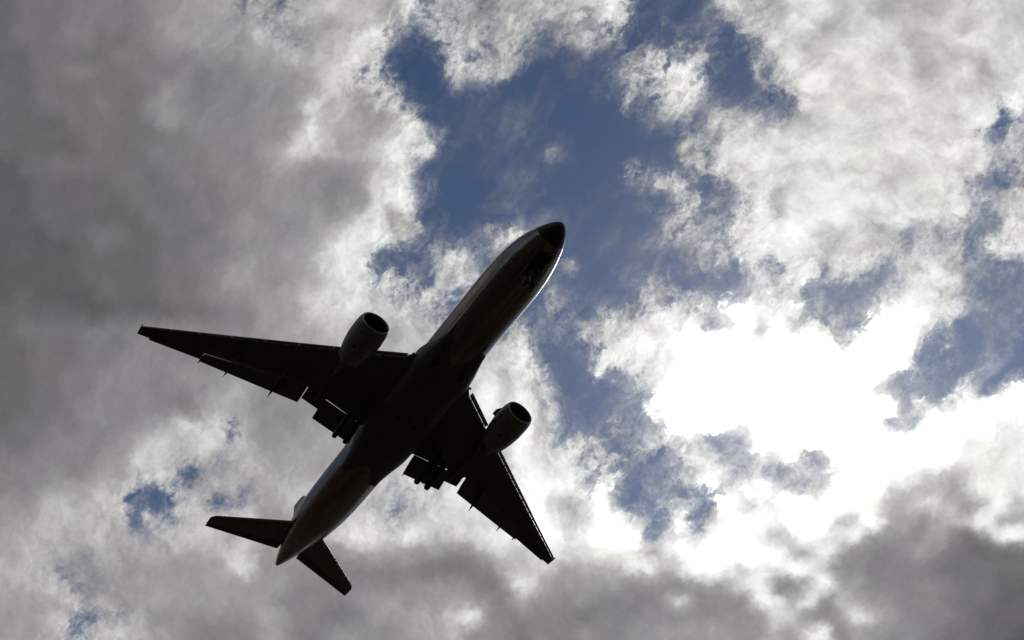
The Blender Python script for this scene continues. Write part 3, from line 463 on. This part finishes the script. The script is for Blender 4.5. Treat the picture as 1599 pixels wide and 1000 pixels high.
M_LENS = mat('lamp_lens'); _n = NT(M_LENS); _b = _n.n('BsdfPrincipled', iRoughness=.08); _b.inputs['Base Color'].default_value = (.25, .26, .27, 1); _b.inputs['Coat Weight'].default_value = 1
_o = _n.n('OutputMaterial'); _n.put(_o.inputs[0], _b.outputs[0])

root = bpy.data.objects.new('airliner', None); col.objects.link(root)
root.location = (56.4814, -20.1423, 74.2451); root.rotation_euler = (0, R(3), 0)
root['label'] = 'twin-engine silver airliner seen from below with flaps and landing gear down'; root['category'] = 'airliner'

# fuselage ---------------------------------------------------------------
# x, half width, top z, bottom z
FUS = [(0, .02, -.86, -.92), (.06, .24, -.66, -1.10), (.2, .46, -.47, -1.30), (.45, .74, -.22, -1.53), (.8, 1.02, .03, -1.76), (1.3, 1.34, .36, -2.01), (2.0, 1.70, .78, -2.27), (2.8, 2.02, 1.30, -2.49),
       (3.6, 2.28, 1.78, -2.66), (4.5, 2.52, 2.16, -2.80), (5.6, 2.74, 2.50, -2.92), (6.8, 2.91, 2.76, -3.01), (8.2, 3.03, 2.95, -3.07), (9.8, 3.09, 3.06, -3.10), (11.5, 3.10, 3.10, -3.10),
       (43, 3.10, 3.10, -3.10), (45, 3.09, 3.10, -3.05), (47, 3.05, 3.10, -2.90), (49, 2.97, 3.10, -2.62), (51, 2.84, 3.08, -2.24), (53, 2.64, 3.05, -1.80), (55, 2.35, 2.99, -1.30), (57, 1.97, 2.89, -.78),
       (59, 1.51, 2.72, -.24), (60.5, 1.13, 2.52, .17), (61.8, .76, 2.24, .53), (62.7, .47, 1.98, .80), (63.2, .26, 1.78, .98), (63.45, .06, 1.55, 1.2)]
def fus_sec(x):
    for (a, b) in zip(FUS, FUS[1:]):
        if a[0] <= x <= b[0]:
            t = (x - a[0]) / (b[0] - a[0]); return tuple(a[i] + (b[i] - a[i]) * t for i in range(4))
    return FUS[-1]
def ring(x, hw, zt, zb, n=72):
    out = []
    # widest level: keeps round belly and crown
    zm = (zt + zb) / 2
    for k in range(n):
        u = 2 * math.pi * k / n; c, s = math.cos(u), math.sin(u)
        out.append((x, hw * c, zm + (zt - zm) * s))
    return out
xs = []
for a, b in zip(FUS, FUS[1:]):
    k = 12 if b[0] - a[0] > 10 else 1
    xs += [a[0] + (b[0] - a[0]) * i / k for i in range(k)]
xs.append(FUS[-1][0])
# smooth the station table with a spline
def catmull(tab, x):
    i = max(0, min(len(tab) - 2, next((j for j in range(len(tab) - 1) if tab[j + 1][0] >= x), len(tab) - 2)))
    p = [tab[max(0, i - 1)], tab[i], tab[i + 1], tab[min(len(tab) - 1, i + 2)]]
    x0, x1 = p[1][0], p[2][0]; h = x1 - x0; t = (x - x0) / h; o = [x]
    for q in range(1, 4):
        m0 = (p[2][q] - p[0][q]) / (p[2][0] - p[0][0]) * h if p[2][0] > p[0][0] else 0
        m1 = (p[3][q] - p[1][q]) / (p[3][0] - p[1][0]) * h
        o.append((2*t**3 - 3*t*t + 1) * p[1][q] + (t**3 - 2*t*t + t) * m0 + (-2*t**3 + 3*t*t) * p[2][q] + (t**3 - t*t) * m1)
    return o
XS = sorted(set(xs + [(a[0] + b[0]) / 2 for a, b in zip(FUS, FUS[1:]) if b[0] - a[0] < 10 and a[0] > 0]))
b = MB(); b.loft([ring(*catmull(FUS, x)) if .2 < x < 63.2 else ring(*fus_sec(x)) for x in XS])
fus = b.build('fuselage', M_FUS, root, ang=60)
# belly blade aerials, drain masts, beacon, probes
for (x, y, h, c) in ((12.6, .05, .34, .42), (17.4, -.1, .30, .36), (44.6, 0, .34, .42), (49.5, .2, .26, .34)):
    zb = catmull(FUS, x)[3] + .05
    b = MB(); b.loft([[(x + .12 * j - c / 2, y, zb - h * j), (x + .12 * j, y + .035, zb - h * j), (x + c / 2 + .1 * j, y, zb - h * j), (x + .12 * j, y - .035, zb - h * j)] for j in (0, .5, 1)])
    b.build('blade_aerial', M_DARK, root)
for s in (1, -1):
    for (x, z) in ((3.1, -1.15), (3.55, -1.35)):
        b = MB(); hw = catmull(FUS, x)[1]; 
        yy = s * hw * .93
        b.tube((x, yy, z), (x - .04, yy + s * .14, z - .05), .03); b.tube((x, yy + s * .13, z - .05), (x - .34, yy + s * .15, z - .05), .022, .012)
        b.build('air_data_probe', M_DARK, root)

# wing-to-body fairing ---------------------------------------------------
def belly(x):
    t = (x - 16.6) / (40.0 - 16.6)
    up = min(1, max(0, (x - 16.6) / 5.6)); dn = min(1, max(0, (40.0 - x) / 5.5))
    e = lambda q: q * q * (3 - 2 * q)
    return e(up), e(dn)
secs = []
for k in range(49):
    x = 17.2 + (40.2 - 17.2) * k / 48
    u, d = belly(x); g = min(u, d)
    side = 2.55 + (3.62 - 2.55) * g                         # half width
    bot = -2.78 - .80 * min(min(1, max(0, (x - 17.8) / 5.2)), min(1, max(0, (40.2 - x) / 7.0)))**.9
    top = -.55 - 1.55 * (1 - g)
    ringp = []
    n = 40; p = 2.75
    for i in range(n + 1):
        a = math.pi * i / n
        c_, s_ = math.cos(a), math.sin(a)
        yy = side * (abs(c_) ** (2 / p)) * (1 if c_ > 0 else -1)
        zz = top - (top - bot) * (abs(s_) ** (2 / p))
        ringp.append((x, yy, zz))
    ringp.append((x, -side * .8, top + .5)); ringp.append((x, side * .8, top + .5))
    secs.append(ringp)
fb = MB(); fb.loft(secs)
fair = fb.build('belly_fairing', M_FAIR, root, ang=50)
for (x, y, r) in ((29.2, 1.1, .26), (28.3, .05, .16), (29.3, -1.15, .26)):
    b = MB(); b.loft([[(x + rr * 1.2 * math.cos(t * math.pi / 8), y + rr * math.sin(t * math.pi / 8), zz) for t in range(16)] for rr, zz in ((r, -3.5), (r, -3.63), (r * .8, -3.64))])
    b.build('outflow_vent', M_RUB, fair)
for y in (1.9, -1.9):
    b = MB(); b.box((20.6, y * .93, -3.22), (.9, .5, .35), bev=.08)
    b.build('ram_air_inlet', M_RUB, fair)

# wings ------------------------------------------------------------------
def wz(y):                                                   # dihedral and flex of the wing plane
    return -1.45 + (y - 3.3) * .1485 + .10 * math.sin((y - 3.3) / 27.2 * math.pi) * -1
def le(y): return 21.62 + (y - 3.3) * .684
def te_fixed(y):
    if y <= 8.6: return 33.75
    if y <= 9.0: return 33.75
    return 33.75 + (max(y, 11.1) - 11.1) * .402
def te_clean(y):
    if y <= 9.8: return 35.15
    return 35.15 + (y - 9.8) * .322
def naca(s):                                                 # half thickness, unit max
    return 2.969 * math.sqrt(max(s, 0)) - 1.26 * s - 3.516 * s * s + 2.843 * s**3 - 1.015 * s**4
def foil(x0, x1, y, z0, z1, th, te=.02, n=22, camber=.0, s1=1.0, chord=None):
    """section from x0 (rounded nose) to x1, cut at fraction s1 of the full chord"""
    up, lo = [], []
    full = (x1 - x0) / s1
    for i in range(n + 1):
        q = (1 - math.cos(math.pi * i / n)) / 2 * s1
        x = x0 + full * q; z = z0 + (z1 - z0) * q / s1
        h = th / 2 * naca(q) + te / 2 * q
        cm = camber * math.sin(math.pi * min(q, 1))
        up.append((x, y, z + h + cm)); lo.append((x, y, z - h * .92 + cm))
    return up[::-1] + lo[1:]
stn = [2.4, 3.3, 4.5, 6, 7.5, 8.6, 8.61, 9.6, 10.6, 11.08, 11.12, 13, 15, 17, 19, 21, 22.9, 22.91, 25, 27, 29, 30.1, 30.52]
def make_wing(s):
    secs = []
    for y in stn:
        gap = .80 - .38 * (y - 3.3) / 27
        sl = 1 if y > 4.4 else 0
        x0 = le(y) + (gap if sl else .02); c = te_clean(y) - le(y)
        x1 = te_fixed(y) if y < 22.905 else te_clean(y) - .02
        if 8.605 <= y <= 11.1: x1 = 33.95
        tc = (.135 - .035 * min(1, (y - 2.4) / 12)) * c
        tw = .035 * (1 - (y - 3) / 27) + .01
        z0 = wz(y) + c * tw * .45; z1 = wz(y) - c * tw * .55 + .12
        s1 = (x1 - x0) / (te_clean(y) - x0)
        if y > 30.2: tc *= .3; x0 += .12
        if y > 30.2: x0 -= gap * .9
        secs.append([(p[0], s * p[1], p[2]) for p in foil(x0, x1, y, z0, z1, tc, .03, s1=min(1, s1), camber=.012 * c)])
    b = MB(); b.loft(secs)
    wg = b.build('wing', M_WING, root, ang=40)
    # slats: seven panels hung ahead of and below the nose
    edges = [4.4, 8.6, 11.4, 14.7, 18.0, 21.3, 24.6, 27.4, 30.25]
    for j, (ya, yb) in enumerate(zip(edges, edges[1:])):
        b = MB(); secs = []
        if j == 1: ya += .55
        for k in range(4):
            y = ya + .01 + (yb - ya - .02) * k / 3
            q = (y - 3.3) / 27; ch = .92 - .42 * q; dz = .50 - .12 * q
            c = te_clean(y) - le(y); zc = wz(y) + c * (.035 * (1 - q) + .01) * .45
            xa = le(y) - .10; 
            secs.append([(p[0], s * p[1], p[2]) for p in foil(xa, xa + ch * .80 + .03, y, zc - dz - .06, zc - dz + .26, .26 - .10 * q, .02, n=12)])
        b.loft(secs)
        sp = b.build('slat', M_LE, wg)
        for y in (ya + .5, (ya + yb) / 2, yb - .5):
            q = (y - 3.3) / 27
            zc = wz(y) + .1
            b = MB(); b.box((le(y) + .62 - .2 * q, s * y, zc - .28), (.9 - .3 * q, .09, .16), rot=Matrix.Rotation(R(-22), 3, 'Y'))
            b.build('slat_track', M_DARK, wg)
    # flaps
    def flap(name, ya, yb, gap, dz, dep, chord, n=6, mt=M_CTRL, th=.13):
        b = MB(); secs = []
        for k in range(n + 1):
            y = ya + (yb - ya) * k / n; ch = chord(y)
            x0 = te_fixed(y) + gap; z0 = wz(y) - dz
            x1 = x0 + ch * math.cos(R(dep)); z1 = z0 - ch * math.sin(R(dep))
            secs.append([(p[0], s * p[1], p[2]) for p in foil(x0, x1, y, z0, z1, th * ch, .02, n=14, camber=.02 * ch)])
        b.loft(secs); return b.build(name, mt, wg)
    inner = flap('inboard_flap', 3.75, 8.86, -.17, .60, 30, lambda y: 2.62)
    outer = flap('outboard_flap', 11.2, 22.85, -.30, .45, 27, lambda y: 2.25 - (y - 11.25) * .105)
    b = MB(); secs = []
    # flaperon between the two flaps, drooped
    for k in range(4):
        y = 8.70 + (11.02 - 8.70) * k / 3
        secs.append([(p[0], s * p[1], p[2]) for p in foil(33.98, 35.45, y, wz(y) + .02, wz(y) - .42, .26, .02, n=12)])
    b.loft(secs); b.build('flaperon', M_CTRL, wg)
    # spoiler row over the slot is part of the fixed wing; aileron outboard
    b = MB(); secs = []
    for k in range(6):
        y = 22.98 + (29.0 - 22.98) * k / 5; t = te_clean(y)
        secs.append([(p[0], s * p[1], p[2]) for p in foil(t - .75 + .1 * k / 5, t + .06, y, wz(y) - .045, wz(y) - .10, .15, .02, n=10)])
    b.loft(secs); b.build('aileron', M_CTRL, wg)
    # flap track fairings: canoe bodies drooped with the flap
    def canoe(y, x0, x1, z0, z1, wd, hh, ycant=0.0):
        b = MB(); secs = []; n = 20
        for i in range(n + 1):
            q = i / n; e = max(.03, (math.sin(math.pi * min(1, q * 1.55) / 2) if q < .645 else 1 - ((q - .645) / .355) ** 1.7))
            bend = 0 if q < .5 else -(q - .5) ** 2 * 1.6
            x = x0 + (x1 - x0) * q; zc = z0 + (z1 - z0) * q + bend * abs(x1 - x0) * .12
            secs.append([(x, s * (y + ycant * q) + wd / 2 * e * math.cos(t * math.pi / 8), zc + hh / 2 * e * math.sin(t * math.pi / 8)) for t in range(16)])
        b.loft(secs); return b.build('flap_track_fairing', M_FAIR, wg, ang=60)
    canoe(14.15, 31.6, 37.55, wz(14) - .35, wz(14) - 1.05, .42, .70, .15)
    canoe(19.45, 34.6, 39.0, wz(19.5) - .25, wz(19.5) - .80, .34, .56, .25)
    canoe(9.55, 31.0, 35.2, wz(9.6) - .50, wz(9.6) - .62, .38, .55)
    canoe(3.95, 34.0, 36.5, wz(4) - 1.0, wz(4) - 1.65, .22, .40)
    b = MB(); y = 22.9; b.loft([[(te_clean(y) - .5 + q * 1.0, s * (y + .07 * math.cos(t * math.pi / 4)), wz(y) - .12 - q * .12 + .07 * math.sin(t * math.pi / 4)) for t in range(8)] for q in (0, .5, 1)])
    b.build('hinge_fairing', M_DARK, wg)
    # tip lamp and static wicks
    b = MB(); b.lathe([(0, .02), (.06, .07), (.25, .09), (.42, .06), (.5, .01)], (le(30.2) + .12, s * 30.45, wz(30.2) + .06), n=12)
    b.build('navigation_light', M_LENS, wg)
    for y in (24.5, 26, 27.5, 29.2, 30.2):
        b = MB(); b.tube((te_clean(y) - .02, s * y, wz(y) - .06), (te_clean(y) + .26, s * (y + .03), wz(y) - .08), .012, .005, n=6)
        b.build('static_wick', M_DARK, wg)
    # wing-root landing lamp
    b = MB(); b.lathe([(0, .05), (.05, .16), (.2, .2)], (le(3.8) + .05, s * 3.85, wz(3.8) + .05), n=16); b.build('landing_light', M_LENS, wg)
    return wg
WINGS = {s: make_wing(s) for s in (1, -1)}
for s, w_ in WINGS.items():
    w_['label'] = 'grey wing on the right' if s < 0 else 'grey wing on the left'

# engines ----------------------------------------------------------------
def make_engine(s):
    ex, ey, ez = 20.15, s * 9.61, -3.30
    e = MB()
    e.lathe([(.14, 1.70), (.3, 1.76), (.7, 1.84), (1.3, 1.885), (2.0, 1.90), (2.8, 1.875), (3.6, 1.79), (4.4, 1.66), (5.1, 1.50), (5.65, 1.36), (5.66, 1.31), (5.0, 1.36), (4.0, 1.42), (3.0, 1.46), (1.9, 1.46), (1.9, .3)], (ex, ey, ez), n=72, droop=-.06)
    en = e.build('engine', M_NAC, root, ang=50)
    b = MB(); b.lathe([(.145, 1.702), (.07, 1.675), (.02, 1.63), (0, 1.57), (.03, 1.51), (.12, 1.46), (.3, 1.425)], (ex, ey, ez), n=72, droop=-.06)
    b.build('inlet_lip', M_LIP, en, ang=60)
    b = MB(); b.lathe([(.3, 1.425), (.6, 1.40), (1.2, 1.41), (1.9, 1.44)], (ex, ey, ez), n=72, droop=-.06)
    b.build('inlet_duct', M_DARK, en, ang=60)
    b = MB()
    for k in range(26):
        a = 2 * math.pi * k / 26
        def bp(r, tw, xx): return (ex + 1.35 + xx, ey + r * math.cos(a + tw), ez + r * math.sin(a + tw))
        secs = []
        for r in (.42, .8, 1.15, 1.41):
            tw = .05 + .055 * r; xs_ = .16 + .14 * (1.5 - r)
            secs.append([bp(r, -tw * 1.5, -xs_), bp(r, .02, -.02), bp(r, tw * 1.5, xs_), bp(r, -.02, .03)])
        b.loft(secs)
    b.build('fan', M_FAN, en)
    b = MB(); b.lathe([(.70, .01), (.78, .10), (.95, .24), (1.2, .38), (1.45, .45), (1.9, .45)], (ex, ey, ez), n=32); b.build('spinner', M_DARK, en)
    b = MB(); b.lathe([(4.0, 1.10), (5.0, 1.05), (6.0, .86), (6.9, .64), (6.88, .58), (5.6, .62)], (ex, ey, ez + .05), n=48); b.build('core_cowl', M_HOT, en, ang=60)
    b = MB(); b.lathe([(5.8, .5), (6.6, .46), (7.3, .28), (7.8, .06), (7.82, .01)], (ex, ey, ez + .05), n=32); b.build('exhaust_plug', M_HOT, en)
    # strake on the inboard shoulder
    ia = -s
    b = MB(); a = R(30)
    cy, cz = math.cos(a) * ia, math.sin(a)
    def sp(x, r, o): return (ex + x, ey + cy * r - o * cz * ia, ez + cz * r + o * cy * ia)
    P = [(1.15, 1.80), (1.7, 2.12), (2.05, 2.28), (2.75, 2.30), (2.80, 1.80)]
    b.loft([[sp(x, r, o) for x, r in P] for o in (-.02, .02)]); b.build('nacelle_strake', M_NAC, en, smooth=False)
    # latches, drain mast and small vents under the cowl
    for (x, a, l, w2) in ((1.6, -95, .22, .05), (2.4, -95, .22, .05), (3.2, -95, .22, .05), (2.9, -70, .30, .22), (3.7, -112, .34, .18), (1.0, -60, .18, .12), (4.0, -80, .5, .07), (2.2, -128, .2, .16), (3.1, -40, .2, .2)):
        rr = 1.895 if x < 3 else 1.80 - (x - 3.4) * .13
        c = Vector((ex + x, ey + rr * math.cos(R(a)), ez + rr * math.sin(R(a))))
        b = MB(); b.box(c, (l, w2, .05), rot=Matrix.Rotation(R(a + 90), 3, 'X'))
        b.build('cowl_latch', M_DARK, en, smooth=False)
    # pylon
    b = MB(); secs = []
    for (zz, x0, x1, h) in ((ez + 1.62, 22.4, 29.6, .20), (ez + 1.95, 22.8, 30.2, .24), (-.95, 24.3, 31.2, .26), (-.35, 25.6, 31.4, .24)):
        secs.append([(x0, ey, zz), (x0 + .6, ey + h, zz), (x0 + 2.2, ey + h * 1.1, zz), (x1 - 1.5, ey + h, zz), (x1, ey, zz), (x1 - 1.5, ey - h, zz), (x0 + 2.2, ey - h * 1.1, zz), (x0 + .6, ey - h, zz)])
    b.loft(secs); b.build('pylon', M_NAC, root, ang=60)
    return en
for s in (1, -1): make_engine(s)

# tail -------------------------------------------------------------------
def make_stab(s):
    lex = lambda y: 53.9 + (y - 1.0) * .777; tex = lambda y: 60.15 + (y - 1.0) * .372
    zz = lambda y: .93 + (y - 1) * .128
    b = MB(); secs = []
    ys = [.4, 1.2, 2.2, 4, 6, 8, 9.8, 10.7, 10.98]
    for y in ys:
        x0 = lex(y) + (0 if y < 10.6 else .08 if y < 10.8 else .38); c = tex(y) - lex(y); x1 = x0 + (tex(y) - x0) * .72
        th = .10 * c * (  .35 if y > 10.8 else 1)
        secs.append([(p[0], s * p[1], p[2]) for p in foil(x0, x1, y, zz(y), zz(y), th, .02, s1=.72)])
    b.loft(secs); st_ = b.build('tailplane', M_TAIL, root)
    b = MB(); secs = []
    for y in [1.45, 2.2, 4, 6, 8, 10.93]:
        x0 = lex(y); h = x0 + (tex(y) - x0) * .72 + .035; c = tex(y) - lex(y)
        secs.append([(p[0], s * p[1], p[2]) for p in foil(h - .06, tex(y), y, zz(y), zz(y) - .02, .062 * c, .015, n=12)])
    b.loft(secs); b.build('elevator', M_CTRL, st_)
    b = MB(); secs = []
    for y in [2.1, 4, 6, 8, 9.8, 10.6]:
        c = tex(y) - lex(y)
        secs.append([(p[0] - .03, s * p[1], zz(y) + (p[2] - zz(y)) * 1.03) for p in foil(lex(y), lex(y) + c * .06, y, zz(y), zz(y), .10 * c, .02, s1=.06, n=10)])
    b.loft(secs); b.build('leading_edge', M_LE, st_)
for s in (1, -1): make_stab(s)
def fin():
    rows = [(2.5, 50.3, 60.9), (4.5, 53.2, 61.3), (8, 56.6, 62.8), (11.3, 59.7, 64.15), (14.0, 61.95, 65.5), (15.0, 63.0, 66.05), (15.6, 64.3, 66.2)]
    b = MB(); secs = []; r2 = []
    for z, x0, x1 in rows:
        c = x1 - x0; xh = x0 + c * .68
        th = .09 * c * (.5 if z > 15.3 else 1)
        secs.append([(p[0], p[2], z) for p in foil(x0, xh, 0, 0, 0, th, .02, s1=.68)])
        r2.append([(p[0], p[2], z) for p in foil(xh - .02, x1, 0, 0, 0, .07 * c * (.5 if z > 15.3 else 1), .015, n=12)])
    b.loft(secs); f = b.build('fin', M_TAIL, root)
    b = MB(); b.loft(r2[1:]); b.build('rudder', M_TAIL, f)
fin()

# landing gear -----------------------------------------------------------
def wheel(b, bt, c, r, w_):
    prof = [(-w_ / 2 + .02, r * .55), (-w_ / 2, r * .72), (-w_ / 2 + .02, r * .88), (-w_ / 2 + .09, r * .975), (-w_ / 4, r), (w_ / 4, r), (w_ / 2 - .09, r * .975), (w_ / 2 - .02, r * .88), (w_ / 2, r * .72), (w_ / 2 - .02, r * .55)]
    b.lathe(prof, c, n=28, ax='y')
    bt.lathe([(-w_ / 2 + .05, .03), (-w_ / 2 + .05, r * .3), (-w_ / 2 + .02, r * .56), (w_ / 2 - .02, r * .56), (w_ / 2 - .05, r * .3), (w_ / 2 - .05, .03)], c, n=24, ax='y', caps=True)
def main_gear(s):
    yc = s * 5.49; zc = -5.55; xc = 32.0; tilt = R(9)
    b = MB(); b.tube((31.3, s * 5.0, -1.6), (31.85, yc, -4.2), .26, .24, 20); b.tube((31.8, yc, -4.0), (xc, yc, zc), .17, .17, 16)
    b.tube((31.5, s * 5.1, -2.6), (31.4, s * 2.6, -2.7), .10); b.tube((31.7, yc, -3.6), (31.4, s * 2.7, -2.75), .09)
    b.tube((31.75, yc, -3.8), (29.6, s * 5.2, -1.9), .11); b.tube((32.0, yc, -4.3), (32.65, yc, -4.75), .06); b.tube((32.65, yc, -4.75), (32.25, yc, -5.4), .06)
    g = b.build('main_landing_gear', M_GEAR, root)
    rt = Matrix.Rotation(tilt, 3, 'Y')
    b = MB(); b.box((xc, yc, zc), (3.3, .30, .32), rot=rt, bev=.05)
    for k in (-1, 0, 1):
        p = Vector((xc, yc, zc)) + rt @ Vector((k * 1.45, 0, 0)); b.tube(p - Vector((0, .6, 0)), p + Vector((0, .6, 0)), .09)
        b.tube(p + Vector((0, -.35, .16)), p + Vector((.55, -.35, .2)), .035, n=8); b.tube(p + Vector((0, .35, .16)), p + Vector((.55, .35, .2)), .035, n=8)
    b.build('bogie_beam', M_GEAR, g)
    for k in (-1, 0, 1):
        for t in (-.70, .70):
            p = Vector((xc, yc + t, zc)) + rt @ Vector((k * 1.45, 0, 0))
            b = MB(); hb = MB(); wheel(b, hb, p, .67, .50)
            b.build('tyre', M_RUB, g, ang=50); hb.build('wheel_hub', M_GEAR, g)
    # doors: strut door outboard, body door hanging by the keel
    b = MB(); b.box((31.9, s * 6.05, -2.75), (2.1, .07, 2.1), rot=Matrix.Rotation(R(12 * s), 3, 'X'), bev=.03)
    b.build('strut_door', M_FAIR, g)
for s in (1, -1): main_gear(s)
b = MB(); b.tube((5.3, 0, -2.4), (5.9, 0, -5.3), .13, .11); b.tube((5.85, -.62, -5.42), (5.85, .62, -5.42), .07); b.tube((5.6, 0, -4.0), (4.2, 0, -2.6), .07)
b.box((5.45, 0, -3.9), (.12, .55, .18)); ng = b.build('nose_landing_gear', M_GEAR, root)
for t in (-.38, .38):
    b = MB(); hb = MB(); wheel(b, hb, (5.9, t, -5.42), .53, .34); b.build('tyre', M_RUB, ng, ang=50); hb.build('wheel_hub', M_GEAR, ng)
for t in (-.2, .2):
    b = MB(); b.lathe([(0, .1), (.03, .115), (.14, .1)], (5.28, t, -3.9), n=16); b.build('taxi_light', M_LENS, ng)
for s in (1, -1):
    for (x0, x1, dd) in ((2.9, 4.9, .95), (5.1, 6.6, .75)):
        zb = catmull(FUS, (x0 + x1) / 2)[3]
        b = MB(); b.box(((x0 + x1) / 2, s * (.62 + .05), zb + .08 - dd / 2), (x1 - x0, .05, dd), rot=Matrix.Rotation(R(6 * s), 3, 'X'), bev=.02)
        b.build('gear_door', M_FUS if dd > .9 else M_FAIR, ng)
b = MB(); b.loft([[(3.1, -.5, -2.66), (4.0, -.5, -2.79), (5.4, -.5, -2.95), (6.3, -.5, -3.03), (6.3, .5, -3.03), (5.4, .5, -2.95), (4.0, .5, -2.79), (3.1, .5, -2.66)],
            [(3.1, -.5, -2.3), (4.0, -.5, -2.3), (5.4, -.5, -2.3), (6.3, -.5, -2.3), (6.3, .5, -2.3), (5.4, .5, -2.3), (4.0, .5, -2.3), (3.1, .5, -2.3)]])
b.build('wheel_bay', M_RUB, ng, smooth=False)
